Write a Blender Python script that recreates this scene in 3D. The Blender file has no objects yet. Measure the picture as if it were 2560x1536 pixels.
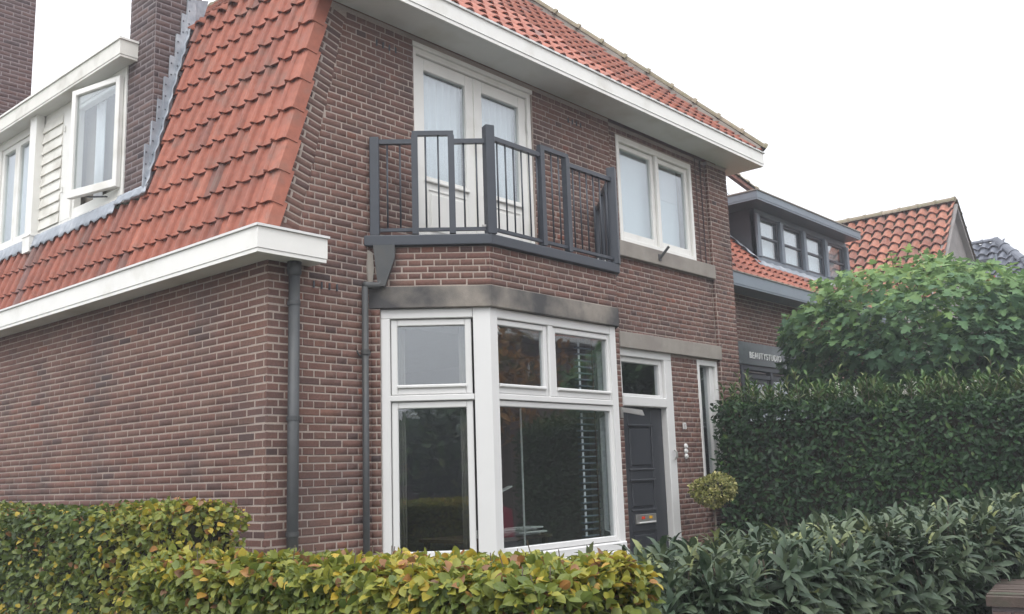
import bpy, math, random
import numpy as np
from mathutils import Vector, Matrix
random.seed(7); rng = np.random.default_rng(7)
SC = bpy.context.scene; COL = SC.collection

# ------------------------------------------------------------------ camera
YAW, PIT, ROL = [math.radians(a) for a in (48.676, 9.931, -1.885)]
CAM = np.array([-4.183, -6.165, 1.6])
fw = np.array([math.sin(YAW)*math.cos(PIT), math.cos(YAW)*math.cos(PIT), math.sin(PIT)])
r0 = np.array([math.cos(YAW), -math.sin(YAW), 0.0]); u0 = np.cross(r0, fw)
rt = math.cos(ROL)*r0+math.sin(ROL)*u0; upv = -math.sin(ROL)*r0+math.cos(ROL)*u0
cd = bpy.data.cameras.new('camera'); cam = bpy.data.objects.new('camera', cd); COL.objects.link(cam)
cd.sensor_width = 36; cd.lens = 2397.5/2560*36; cd.clip_start = 0.05; cd.clip_end = 900
cam.matrix_world = Matrix([[rt[i], upv[i], -fw[i], CAM[i]] for i in range(3)]+[[0, 0, 0, 1]])
SC.camera = cam
# ------------------------------------------------------------------ sky, sun, exposure
SUN_EL, SUN_AZ = math.radians(52), math.radians(238)   # azimuth clockwise from +Y
W = bpy.data.worlds.new('World'); SC.world = W; W.use_nodes = True
wn = W.node_tree; wn.nodes.clear()
sky = wn.nodes.new('ShaderNodeTexSky'); sky.sky_type = 'NISHITA'; sky.sun_disc = False
sky.sun_elevation = SUN_EL; sky.sun_rotation = SUN_AZ; sky.air_density = 1.0; sky.dust_density = 4.0; sky.ozone_density = 1.0
hs = wn.nodes.new('ShaderNodeHueSaturation'); hs.inputs['Saturation'].default_value = 0.16
mx = wn.nodes.new('ShaderNodeMix'); mx.data_type = 'RGBA'; mx.inputs[0].default_value = 0.66
# the cloud layer, brighter overhead as an overcast sky is
tcw = wn.nodes.new('ShaderNodeTexCoord'); sx = wn.nodes.new('ShaderNodeSeparateXYZ'); wn.links.new(tcw.outputs['Generated'], sx.inputs[0])
mrw = wn.nodes.new('ShaderNodeMapRange'); mrw.inputs[1].default_value = 0; mrw.inputs[2].default_value = 1; mrw.inputs[3].default_value = 0.52; mrw.inputs[4].default_value = 2.05; wn.links.new(sx.outputs['Z'], mrw.inputs[0])
nzw = wn.nodes.new('ShaderNodeTexNoise'); nzw.inputs['Scale'].default_value = 2.2; nzw.inputs['Detail'].default_value = 4; wn.links.new(tcw.outputs['Generated'], nzw.inputs['Vector'])
mrn = wn.nodes.new('ShaderNodeMapRange'); mrn.inputs[1].default_value = .3; mrn.inputs[2].default_value = .7; mrn.inputs[3].default_value = .93; mrn.inputs[4].default_value = 1.07; wn.links.new(nzw.outputs[0], mrn.inputs[0])
mm = wn.nodes.new('ShaderNodeMath'); mm.operation = 'MULTIPLY'; wn.links.new(mrw.outputs[0], mm.inputs[0]); wn.links.new(mrn.outputs[0], mm.inputs[1])
vm = wn.nodes.new('ShaderNodeVectorMath'); vm.operation = 'SCALE'; vm.inputs[0].default_value = (7.7, 7.9, 8.35); wn.links.new(mm.outputs[0], vm.inputs['Scale'])
wn.links.new(vm.outputs[0], mx.inputs[7])
bg = wn.nodes.new('ShaderNodeBackground'); bg.inputs['Strength'].default_value = 0.15
wo = wn.nodes.new('ShaderNodeOutputWorld')
wn.links.new(sky.outputs[0], hs.inputs['Color']); wn.links.new(hs.outputs[0], mx.inputs[6])
wn.links.new(mx.outputs[2], bg.inputs['Color']); wn.links.new(bg.outputs[0], wo.inputs[0])
sd = bpy.data.lights.new('sun', 'SUN'); sun = bpy.data.objects.new('sun', sd); COL.objects.link(sun)
sd.energy = 0.6; sd.angle = math.radians(30); sd.color = (1.0, 0.97, 0.93)
sdir = Vector((math.sin(SUN_AZ)*math.cos(SUN_EL), math.cos(SUN_AZ)*math.cos(SUN_EL), math.sin(SUN_EL)))
sun.rotation_euler = sdir.to_track_quat('Z', 'Y').to_euler(); sun.location = (0, 0, 30)
SC.view_settings.view_transform = 'Standard'; SC.view_settings.look = 'None'
SC.view_settings.gamma = 1; SC.view_settings.use_curve_mapping = False
SC.view_settings.exposure = 0.68

# ------------------------------------------------------------------ materials
def mat(name, col, rough=0.7, spec=0.4, noise=None, bump=None, stain=None, metal=0.0):
    """col base; noise=(scale, amount) value variation; bump=(scale,strength,dist); stain=(scale, colour, lo, hi)"""
    m = bpy.data.materials.new(name); m.use_nodes = True; nt = m.node_tree
    b = nt.nodes['Principled BSDF']; b.inputs['Roughness'].default_value = rough
    b.inputs['Specular IOR Level'].default_value = spec; b.inputs['Metallic'].default_value = metal
    tc = nt.nodes.new('ShaderNodeTexCoord')
    c = nt.nodes.new('ShaderNodeRGB'); c.outputs[0].default_value = (*col, 1); out = c.outputs[0]
    if noise:
        out = vary(nt, tc, out, *noise)
    if stain:
        n = nt.nodes.new('ShaderNodeTexNoise'); n.inputs['Scale'].default_value = stain[0]; n.inputs['Detail'].default_value = 6
        nt.links.new(tc.outputs['Object'], n.inputs['Vector'])
        mr = nt.nodes.new('ShaderNodeMapRange'); mr.inputs[1].default_value = stain[2]; mr.inputs[2].default_value = stain[3]
        nt.links.new(n.outputs[0], mr.inputs[0])
        x = nt.nodes.new('ShaderNodeMix'); x.data_type = 'RGBA'; nt.links.new(mr.outputs[0], x.inputs[0])
        nt.links.new(out, x.inputs[6]); x.inputs[7].default_value = (*stain[1], 1); out = x.outputs[2]
    nt.links.new(out, b.inputs['Base Color'])
    if bump: add_bump(nt, tc, b, *bump)
    return m
def vary(nt, tc, out, scale, amt):
    n = nt.nodes.new('ShaderNodeTexNoise'); n.inputs['Scale'].default_value = scale; n.inputs['Detail'].default_value = 7; n.inputs['Roughness'].default_value = 0.65
    nt.links.new(tc.outputs['Object'], n.inputs['Vector'])
    mr = nt.nodes.new('ShaderNodeMapRange'); mr.inputs[1].default_value = 0.25; mr.inputs[2].default_value = 0.75
    mr.inputs[3].default_value = 1-amt; mr.inputs[4].default_value = 1+amt; nt.links.new(n.outputs[0], mr.inputs[0])
    h = nt.nodes.new('ShaderNodeHueSaturation'); nt.links.new(out, h.inputs['Color']); nt.links.new(mr.outputs[0], h.inputs['Value'])
    return h.outputs[0]
def add_bump(nt, tc, b, scale, strength, dist):
    n = nt.nodes.new('ShaderNodeTexNoise'); n.inputs['Scale'].default_value = scale; n.inputs['Detail'].default_value = 8
    nt.links.new(tc.outputs['Object'], n.inputs['Vector'])
    bp = nt.nodes.new('ShaderNodeBump'); bp.inputs['Strength'].default_value = strength; bp.inputs['Distance'].default_value = dist
    nt.links.new(n.outputs[0], bp.inputs['Height']); nt.links.new(bp.outputs[0], b.inputs['Normal'])
def tintmat(name, stops, rough=0.7, spec=0.4, noise=(30, .15), bump=None, big=None, transl=0.0, grime=None):
    """colour picked per piece by the face attribute 'tint'"""
    m = bpy.data.materials.new(name); m.use_nodes = True; nt = m.node_tree
    b = nt.nodes['Principled BSDF']; b.inputs['Roughness'].default_value = rough; b.inputs['Specular IOR Level'].default_value = spec
    tc = nt.nodes.new('ShaderNodeTexCoord'); at = nt.nodes.new('ShaderNodeAttribute'); at.attribute_name = 'tint'
    cr = nt.nodes.new('ShaderNodeValToRGB'); el = cr.color_ramp.elements
    el[0].position = stops[0][0]; el[0].color = (*stops[0][1], 1); el[1].position = stops[-1][0]; el[1].color = (*stops[-1][1], 1)
    for p, c in stops[1:-1]:
        e = el.new(p); e.color = (*c, 1)
    nt.links.new(at.outputs['Fac'], cr.inputs[0]); out = cr.outputs[0]
    geo = nt.nodes.new('ShaderNodeNewGeometry')
    class G: outputs = {'Object': geo.outputs['Position']}
    if noise: out = vary(nt, G, out, *noise)
    if big: out = vary(nt, G, out, *big)
    if grime:
        n = nt.nodes.new('ShaderNodeTexNoise'); n.inputs['Scale'].default_value = grime[0]; n.inputs['Detail'].default_value = 5
        nt.links.new(geo.outputs['Position'], n.inputs['Vector'])
        mr = nt.nodes.new('ShaderNodeMapRange'); mr.inputs[1].default_value = grime[2]; mr.inputs[2].default_value = grime[3]; mr.inputs[4].default_value = grime[4]
        nt.links.new(n.outputs[0], mr.inputs[0])
        x = nt.nodes.new('ShaderNodeMix'); x.data_type = 'RGBA'; nt.links.new(mr.outputs[0], x.inputs[0])
        nt.links.new(out, x.inputs[6]); x.inputs[7].default_value = (*grime[1], 1); out = x.outputs[2]
    nt.links.new(out, b.inputs['Base Color'])
    if bump: add_bump(nt, G, b, *bump)
    if transl:
        t = nt.nodes.new('ShaderNodeBsdfTranslucent'); nt.links.new(out, t.inputs['Color'])
        ms = nt.nodes.new('ShaderNodeMixShader'); ms.inputs[0].default_value = transl
        nt.links.new(b.outputs[0], ms.inputs[1]); nt.links.new(t.outputs[0], ms.inputs[2])
        nt.links.new(ms.outputs[0], nt.nodes['Material Output'].inputs['Surface'])
    return m
M = {}
M['brick'] = tintmat('brick', [(0, (.07, .047, .044)), (.25, (.118, .066, .055)), (.5, (.15, .078, .062)), (.72, (.147, .086, .068)), (.9, (.172, .082, .06)), (1, (.2, .08, .056))],
                     .85, .25, (45, .22), (160, .5, .004), (.9, .22), grime=(1.7, (.06, .05, .048), .5, .72, .6))
M['brick_dark'] = tintmat('brick_dark', [(0, (.055, .042, .045)), (.5, (.1, .07, .067)), (1, (.135, .085, .075))], .85, .25, (45, .22), (160, .5, .004), (1.3, .14))
M['mortar'] = mat('mortar', (.35, .29, .25), .95, .1, (60, .2), (200, .5, .003), (1.6, (.24, .21, .2), .52, .76))
M['mortar_dark'] = mat('mortar_dark', (.23, .2, .2), .95, .1, (60, .25), (200, .5, .003))
M['tile'] = tintmat('tile', [(0, (.16, .075, .06)), (.18, (.25, .085, .056)), (.6, (.30, .097, .06)), (.9, (.34, .118, .075)), (1, (.13, .1, .1))],
                    .62, .35, (14, .22), (90, .25, .003), (2.5, .12), grime=(5, (.14, .11, .09), .52, .78, .6))
M['tile_old'] = tintmat('tile_old', [(0, (.2, .09, .07)), (.5, (.3, .125, .085)), (1, (.36, .16, .11))], .8, .25, (14, .3), (90, .25, .003), (2.5, .15), grime=(4, (.16, .13, .11), .5, .75, .5))
M['tile_dark'] = tintmat('tile_dark', [(0, (.045, .052, .068)), (1, (.09, .1, .125))], .45, .5, (14, .2), (90, .25, .003))
M['ridge'] = tintmat('ridge', [(0, (.2, .17, .12)), (1, (.28, .23, .17))], .85, .25, (12, .3), (60, .4, .004), grime=(9, (.18, .17, .1), .45, .7, .7))
M['white'] = mat('white_paint', (.74, .73, .69), .42, .45, (3, .05), (40, .12, .002), (2.4, (.56, .54, .48), .56, .8))
M['soffit'] = mat('soffit_paint', (.62, .62, .59), .55, .35, (3, .06), (50, .15, .002), (1.5, (.44, .42, .36), .5, .75))
M['white_clean'] = mat('white_paint_clean', (.64, .635, .62), .35, .5, (3, .03))
M['siding'] = mat('siding_paint', (.68, .665, .61), .5, .4, (5, .07), (40, .2, .002), (4, (.5, .48, .42), .5, .75))
M['stone'] = mat('concrete_stone', (.24, .215, .185), .9, .2, (9, .18), (120, .4, .004), (2.2, (.07, .068, .068), .4, .62))
M['stone_clean'] = mat('sand_stone', (.27, .245, .215), .9, .2, (7, .12), (120, .4, .004), (2.2, (.2, .175, .16), .5, .72))
M['grey'] = mat('grey_paint', (.034, .04, .051), .42, .45, (4, .07), (60, .08, .001))
M['grey_light'] = mat('light_grey_paint', (.17, .2, .235), .5, .4, (4, .08))
M['grey_dark'] = mat('dark_grey_paint', (.055, .06, .07), .5, .4, (6, .12))
M['door'] = mat('door_paint', (.036, .039, .045), .38, .5, (4, .08))
M['pipe'] = mat('zinc_pipe', (.05, .053, .055), .5, .45, (8, .2), (60, .2, .002), (5, (.06, .06, .055), .5, .75))
M['lead'] = mat('lead', (.29, .315, .35), .6, .4, (9, .2), (18, .5, .012), (6, (.45, .47, .5), .5, .7), .1)
M['metal'] = mat('steel', (.45, .44, .42), .35, .5, (20, .1), None, None, .7)
M['room'] = mat('room_paint', (.2, .18, .155), .9, .2, (2, .1))
M['floor_in'] = mat('wooden_floor', (.1, .06, .035), .6, .3, (3, .2))
M['curtain'] = mat('net_curtain', (.78, .79, .82), .9, .1, (6, .04))
M['blind'] = mat('roller_blind', (.8, .84, .88), .85, .2, (3, .05))
M['paper'] = mat('paper', (.6, .6, .57), .8, .2, (9, .1))
M['timber'] = mat('dark_timber', (.1, .065, .045), .7, .3, (9, .2))
M['soil'] = mat('soil_and_grass', (.06, .07, .035), .95, .1, (3, .3), (12, .6, .03))
M['paving'] = mat('paving', (.2, .19, .18), .9, .2, (5, .2), (60, .3, .005))
M['asphalt'] = mat('asphalt', (.055, .055, .056), .9, .25, (30, .25), (120, .4, .006))
M['bark'] = mat('bark', (.11, .09, .07), .9, .2, (12, .3), (30, .8, .02))
M['twig'] = mat('twigs', (.035, .033, .02), .95, .1, (14, .4), (20, .8, .03))
M['coping'] = mat('worn_coping', (.085, .065, .055), .9, .2, (9, .25), (60, .5, .006), (5, (.06, .07, .045), .5, .72))
M['red'] = mat('red_cloth', (.42, .03, .07), .7, .3, (6, .1))
M['wallgrey'] = mat('grey_gable_boards', (.25, .235, .225), .85, .2, (5, .15), (60, .3, .004))
M['letters'] = mat('letter_white', (.75, .75, .74), .5, .4)
M['badge_red'] = mat('badge_red', (.6, .05, .02), .5, .4); M['badge_yellow'] = mat('badge_yellow', (.65, .35, .02), .5, .4)
M['beech'] = tintmat('beech_leaf', [(0, (.032, .05, .016)), (.25, (.08, .12, .026)), (.5, (.17, .20, .036)), (.66, (.30, .28, .036)), (.8, (.44, .30, .035)), (.9, (.30, .14, .045)), (1, (.17, .1, .06))],
                    .5, .4, (60, .18), (150, .2, .002), None, .3)
M['laurel'] = tintmat('laurel_leaf', [(0, (.02, .036, .022)), (.5, (.045, .072, .041)), (.88, (.10, .13, .072)), (1, (.22, .24, .09))], .5, .32, (50, .18), (150, .15, .001), None, .15)
M['hedge'] = tintmat('hedge_leaf', [(0, (.01, .03, .013)), (.55, (.028, .068, .022)), (.9, (.07, .135, .035)), (1, (.2, .22, .09))], .5, .3, (50, .2), None, None, .15)
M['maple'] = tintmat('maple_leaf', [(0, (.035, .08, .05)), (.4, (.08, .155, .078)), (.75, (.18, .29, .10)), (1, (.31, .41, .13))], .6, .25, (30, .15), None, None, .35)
M['variegated'] = tintmat('variegated_leaf', [(0, (.1, .12, .03)), (.5, (.24, .25, .06)), (1, (.5, .45, .2))], .5, .4, (60, .2), None, None, .2)
M['orange_leaf'] = tintmat('autumn_leaf', [(0, (.06, .08, .02)), (.5, (.25, .11, .03)), (1, (.4, .2, .04))], .6, .3, (20, .2), None, None, .25)
def glassmat(name, f0, tint):
    m = bpy.data.materials.new(name); m.use_nodes = True; nt = m.node_tree; nt.nodes.clear()
    lw = nt.nodes.new('ShaderNodeLayerWeight'); lw.inputs['Blend'].default_value = 0.5
    p = nt.nodes.new('ShaderNodeMath'); p.operation = 'POWER'; p.inputs[1].default_value = 4.5; nt.links.new(lw.outputs['Facing'], p.inputs[0])
    a = nt.nodes.new('ShaderNodeMath'); a.operation = 'MULTIPLY_ADD'; a.inputs[1].default_value = 1-f0; a.inputs[2].default_value = f0; nt.links.new(p.outputs[0], a.inputs[0])
    t = nt.nodes.new('ShaderNodeBsdfTransparent'); t.inputs[0].default_value = (*tint, 1)
    g = nt.nodes.new('ShaderNodeBsdfGlossy'); g.inputs['Roughness'].default_value = 0.0; g.inputs[0].default_value = (.95, .97, 1, 1)
    nz = nt.nodes.new('ShaderNodeTexNoise'); nz.inputs['Scale'].default_value = 1.6
    bp = nt.nodes.new('ShaderNodeBump'); bp.inputs['Strength'].default_value = .04; bp.inputs['Distance'].default_value = .02
    nt.links.new(nz.outputs[0], bp.inputs['Height']); nt.links.new(bp.outputs[0], g.inputs['Normal'])
    ms = nt.nodes.new('ShaderNodeMixShader'); o = nt.nodes.new('ShaderNodeOutputMaterial')
    nt.links.new(a.outputs[0], ms.inputs[0]); nt.links.new(t.outputs[0], ms.inputs[1]); nt.links.new(g.outputs[0], ms.inputs[2]); nt.links.new(ms.outputs[0], o.inputs[0])
    return m
M['glass'] = glassmat('window_glass', .14, (.88, .91, .91))

# ------------------------------------------------------------------ object helpers
def link(o, parent=None):
    COL.objects.link(o)
    if parent: o.parent = parent
    return o
def thing(name, label, cat, loc=(0, 0, 0), group=None):
    o = bpy.data.objects.new(name, None); o.location = loc; o.empty_display_size = .2
    o['label'] = label; o['category'] = cat
    if group: o['group'] = group
    return link(o)
def origin(p):
    while p is not None and p.parent: p = p.parent
    return np.array(p.location) if p is not None else np.zeros(3)
def group_part(name, parent, label=None):
    o = bpy.data.objects.new(name, None); o.empty_display_size = .1
    if label: o['label'] = label
    return link(o, parent)
class MB:
    def __init__(s): s.v = []; s.f = []; s.t = []
    def add(s, vs, fs, tint=None):
        n = len(s.v); s.v += [tuple(map(float, v)) for v in vs]; s.f += [tuple(n+i for i in f) for f in fs]
        s.t += [random.random() if tint is None else tint]*len(fs); return s
    def box(s, a, b, tint=None):
        x0, y0, z0 = [min(p, q) for p, q in zip(a, b)]; x1, y1, z1 = [max(p, q) for p, q in zip(a, b)]
        vs = [(x0, y0, z0), (x1, y0, z0), (x1, y1, z0), (x0, y1, z0), (x0, y0, z1), (x1, y0, z1), (x1, y1, z1), (x0, y1, z1)]
        return s.add(vs, BOXF, tint)
    def lbox(s, L, u0, u1, n0, n1, z0, z1, ch=0.0, tint=None):
        """box in a wall frame L=(origin, U, N): u along, n outward, z up; ch = chamfer of outer edges"""
        O, U, N = L; P = lambda u, n, z: O+U*u+N*n+np.array([0, 0, z])
        if ch <= 0:
            vs = [P(u0, n0, z0), P(u1, n0, z0), P(u1, n1, z0), P(u0, n1, z0), P(u0, n0, z1), P(u1, n0, z1), P(u1, n1, z1), P(u0, n1, z1)]
            return s.add(vs, BOXF, tint)
        c = min(ch, abs(u1-u0)*.3, abs(z1-z0)*.3, abs(n1-n0)*.6); m = n1-c
        vs = [P(u0, n0, z0), P(u1, n0, z0), P(u1, n0, z1), P(u0, n0, z1), P(u0, m, z0), P(u1, m, z0), P(u1, m, z1), P(u0, m, z1),
              P(u0+c, n1, z0+c), P(u1-c, n1, z0+c), P(u1-c, n1, z1-c), P(u0+c, n1, z1-c)]
        fs = [(0, 3, 2, 1), (8, 9, 10, 11)]+[(i, (i+1) % 4, 4+(i+1) % 4, 4+i) for i in range(4)]+[(4+i, 4+(i+1) % 4, 8+(i+1) % 4, 8+i) for i in range(4)]
        return s.add(vs, fs, tint)
    def prism(s, poly, z0, z1, tint=None):
        n = len(poly); vs = [(x, y, z0) for x, y in poly]+[(x, y, z1) for x, y in poly]
        return s.add(vs, [tuple(range(n))[::-1], tuple(range(n, 2*n))]+[(i, (i+1) % n, n+(i+1) % n, n+i) for i in range(n)], tint)
    def hull(s, A, B, tint=None):
        """two matching loops joined"""
        n = len(A); return s.add(list(A)+list(B), [tuple(range(n))[::-1], tuple(range(n, 2*n))]+[(i, (i+1) % n, n+(i+1) % n, n+i) for i in range(n)], tint)
    def tube(s, pts, r, k=10, caps=True, tint=None):
        pts = [np.array(p, float) for p in pts]; rr = r if hasattr(r, '__len__') else [r]*len(pts); rings = []
        for i, p in enumerate(pts):
            d = pts[min(i+1, len(pts)-1)]-pts[max(i-1, 0)]; d /= np.linalg.norm(d)
            a = np.cross(d, [0, 0, 1] if abs(d[2]) < .9 else [1, 0, 0]); a /= np.linalg.norm(a); b = np.cross(d, a)
            rings.append([p+rr[i]*(a*math.cos(2*math.pi*j/k)+b*math.sin(2*math.pi*j/k)) for j in range(k)])
        vs = [v for R in rings for v in R]; fs = []
        for i in range(len(pts)-1):
            for j in range(k): fs.append((i*k+j, i*k+(j+1) % k, (i+1)*k+(j+1) % k, (i+1)*k+j))
        if caps: fs += [tuple(range(k))[::-1], tuple(range((len(pts)-1)*k, len(pts)*k))]
        return s.add(vs, fs, tint)
    def bar(s, a, b, w, h, up=(0, 0, 1), tint=None):
        a = np.array(a, float); b = np.array(b, float); d = b-a; d /= np.linalg.norm(d)
        x = np.cross(d, up); x /= np.linalg.norm(x); y = np.cross(x, d)
        L = [a+x*i*w/2+y*j*h/2 for i, j in ((-1, -1), (1, -1), (1, 1), (-1, 1))]; R = [v+(b-a) for v in L]
        return s.hull(L, R, tint)
    def obj(s, name, m, parent=None, smooth=False, kind=None, label=None):
        o0 = origin(parent); me = bpy.data.meshes.new(name)
        me.from_pydata([(v[0]-o0[0], v[1]-o0[1], v[2]-o0[2]) for v in s.v], [], s.f)
        at = me.attributes.new('tint', 'FLOAT', 'FACE'); at.data.foreach_set('value', s.t)
        me.materials.append(M[m] if isinstance(m, str) else m)
        if smooth: me.polygons.foreach_set('use_smooth', [True]*len(me.polygons))
        me.update(); o = link(bpy.data.objects.new(name, me), parent)
        if kind: o['kind'] = kind
        if label: o['label'] = label
        return o
BOXF = [(0, 3, 2, 1), (4, 5, 6, 7), (0, 1, 5, 4), (1, 2, 6, 5), (2, 3, 7, 6), (3, 0, 4, 7)]
def tag(o, label, cat, group=None, kind=None):
    o['label'] = label; o['category'] = cat
    if group: o['group'] = group
    if kind: o['kind'] = kind
    return o
def baked(name, TV, TF, mats, tints, m, parent, smooth=False, kind='stuff'):
    """many copies of one template (TV nx3, TF faces) baked in one mesh; mats = array k x 3 x 4"""
    k = len(mats)
    if k == 0: return None
    A = np.asarray(mats, float); V = np.einsum('kij,nj->kni', A[:, :, :3], TV)+A[:, None, :, 3]-origin(parent)
    n = len(TV); V = V.reshape(-1, 3).astype(np.float32)
    lens = np.array([len(f) for f in TF]); flat = np.array([i for f in TF for i in f])
    loops = (flat[None, :]+np.arange(k)[:, None]*n).ravel(); ls = np.tile(lens, k); st = np.concatenate([[0], np.cumsum(ls)[:-1]])
    me = bpy.data.meshes.new(name); me.vertices.add(len(V)); me.vertices.foreach_set('co', V.ravel())
    me.loops.add(len(loops)); me.loops.foreach_set('vertex_index', loops.astype(np.int32))
    me.polygons.add(len(ls)); me.polygons.foreach_set('loop_start', st.astype(np.int32)); me.polygons.foreach_set('loop_total', ls.astype(np.int32))
    at = me.attributes.new('tint', 'FLOAT', 'FACE'); at.data.foreach_set('value', np.repeat(np.asarray(tints, np.float32), len(TF)))
    if smooth: me.polygons.foreach_set('use_smooth', np.ones(len(ls), bool))
    me.materials.append(M[m]); me.update(calc_edges=True); me.validate()
    o = link(bpy.data.objects.new(name, me), parent)
    if kind: o['kind'] = kind
    return o
def singles(name, TV, TF, mats, tints, m, parent, smooth=False, nv=14):
    """the same copies as objects of their own, sharing a few tinted meshes"""
    o0 = origin(parent); q = np.clip((np.asarray(tints)*nv).astype(int), 0, nv-1); ms = {}
    for A, t in zip(mats, q):
        if t not in ms:
            me = bpy.data.meshes.new(name); me.from_pydata([tuple(v) for v in TV], [], TF)
            at = me.attributes.new('tint', 'FLOAT', 'FACE'); at.data.foreach_set('value', [(t+.5)/nv]*len(TF))
            if smooth: me.polygons.foreach_set('use_smooth', [True]*len(TF))
            me.materials.append(M[m]); ms[t] = me
        o = bpy.data.objects.new(name, ms[t]); A = np.asarray(A)
        o.matrix_basis = Matrix([[*A[i, :3], A[i, 3]-o0[i]] for i in range(3)]+[[0, 0, 0, 1]])
        link(o, parent)
def inview(P):
    q = np.asarray(P)-CAM; z = q@fw; x = 2397.5*(q@rt)/np.maximum(z, .01); y = 2397.5*(q@upv)/np.maximum(z, .01)
    return (z > 0) & (abs(x) < 1300) & (abs(y) < 800)
def split(name, stuffname, TV, TF, mats, tints, m, parent, K=300, smooth=False, weight=None):
    """the K copies that show largest become objects, the rest one 'stuff' mesh"""
    mats = np.asarray(mats); tints = np.asarray(tints); P = mats[:, :, 3]
    d = np.linalg.norm(P-CAM, axis=1); sc = -d+np.where(inview(P), 0, -1000)
    if weight is not None: sc = sc+weight
    od = np.argsort(-sc); a, b = od[:K], od[K:]
    singles(name, TV, TF, mats[a], tints[a], m, parent, smooth); baked(stuffname, TV, TF, mats[b], tints[b], m, parent, smooth)

# ------------------------------------------------------------------ brickwork
CP = 0.0608; BL = 0.2212; ZR = 2.043-33*CP       # course pitch, stretcher pitch, a bed joint level
def brick_template():
    # unit brick 1 x (-1 outward) x 1 with a chamfered face; y from 0 (back) to -1 (face)
    c, cz = .03, .09
    vs = [(-.5, 0, -.5), (.5, 0, -.5), (.5, 0, .5), (-.5, 0, .5), (-.5, -.6, -.5), (.5, -.6, -.5), (.5, -.6, .5), (-.5, -.6, .5),
          (-.5+c, -1, -.5+cz), (.5-c, -1, -.5+cz), (.5-c, -1, .5-cz), (-.5+c, -1, .5-cz)]
    fs = [(8, 9, 10, 11)]+[(i, (i+1) % 4, 4+(i+1) % 4, 4+i) for i in range(4)]+[(4+i, 4+(i+1) % 4, 8+(i+1) % 4, 8+i) for i in range(4)]
    return np.array(vs), fs
BTV, BTF = brick_template()
def bmat(L, uc, zc, lu, lz, proud, rot=0.0):
    O, U, N = L; c, s = math.cos(rot), math.sin(rot); Z = np.array([0, 0, 1.])
    X = (U*c+Z*s); Y = Z*c-U*s
    A = np.zeros((3, 4)); A[:, 0] = X*lu; A[:, 1] = -N*proud; A[:, 2] = Y*lz; A[:, 3] = O+U*uc+Z*zc-N*.012
    return A
def subtract(iv, holes):
    out = [iv]
    for h0, h1 in holes:
        nx = []
        for a, b in out:
            if h1 <= a or h0 >= b: nx.append((a, b))
            else:
                if h0 > a: nx.append((a, h0))
                if h1 < b: nx.append((h1, b))
        out = nx
    return out
def bricks(L, umin, umax, z0, z1, holes, bond='cross', phase=0.0, proud=.0150, jt=.0092, zr=None, cp=None):
    """holes: (u0,u1,z0,z1); umin/umax may be functions of z. returns matrices, tints"""
    R, T = [], []; ZR_ = ZR if zr is None else zr; CQ = cp or CP; k = int(math.ceil((z0-ZR_)/CQ-.01))
    while ZR_+(k+1)*CQ <= z1+.012:
        za, zb = ZR_+k*CQ, ZR_+(k+1)*CQ; zc = (za+zb)/2
        a = umin(zc) if callable(umin) else umin; b = umax(zc) if callable(umax) else umax
        segs = subtract((a, b), [(h[0], h[1]) for h in holes if h[2] < zc < h[3]])
        if bond == 'cross':
            if k % 2: pitch, off = BL/2, .25*BL
            else: pitch, off = BL, (.5*BL if (k//2) % 2 else 0)
        else: pitch, off = BL, (.5*BL if k % 2 else 0)
        off += .382+phase
        for s0, s1 in segs:
            i = math.floor((s0-off)/pitch); x = off+i*pitch
            while x < s1-.001:
                u0 = max(x, s0); u1 = min(x+pitch, s1)
                if u1-u0 > .025:
                    w = u1-u0-jt*random.uniform(.85, 1.15)
                    R.append(bmat(L, (u0+u1)/2+random.uniform(-.0015, .0015), zc+random.uniform(-.0012, .0012), w, CQ-jt*random.uniform(.9, 1.15), proud*random.uniform(.86, 1.1), random.uniform(-.004, .004)))
                    t = min(1, max(0, random.gauss(.5, .17)))
                    T.append(t)
                x += pitch
        k += 1
    return R, T
def backing(mb, L, umin, umax, z0, z1, holes, n0=-.10, n1=-.002, extra=()):
    zs = sorted(set([z0, z1]+[h[i] for h in holes for i in (2, 3) if z0 < h[i] < z1]+[e for e in extra if z0 < e < z1]))
    O, U, N = L; P = lambda u, n, z: O+U*u+N*n+np.array([0, 0, z])
    f = lambda q, z: q(z) if callable(q) else q
    for za, zb in zip(zs[:-1], zs[1:]):
        zc = (za+zb)/2; a, b = f(umin, zc), f(umax, zc)
        for s0, s1 in subtract((a, b), [(h[0], h[1]) for h in holes if h[2] < zc < h[3]]):
            A0 = f(umin, za+1e-6) if s0 == a else s0; A1 = f(umin, zb-1e-6) if s0 == a else s0
            B0 = f(umax, za+1e-6) if s1 == b else s1; B1 = f(umax, zb-1e-6) if s1 == b else s1
            mb.hull([P(A0, n0, za), P(B0, n0, za), P(B1, n0, zb), P(A1, n0, zb)], [P(A0, n1, za), P(B0, n1, za), P(B1, n1, zb), P(A1, n1, zb)])
X_, Y_, Z_ = np.array([1., 0, 0]), np.array([0, 1., 0]), np.array([0, 0, 1.])
def LF(o, u, n): return (np.array(o, float), np.array(u, float)/np.linalg.norm(u), np.array(n, float)/np.linalg.norm(n))

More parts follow.
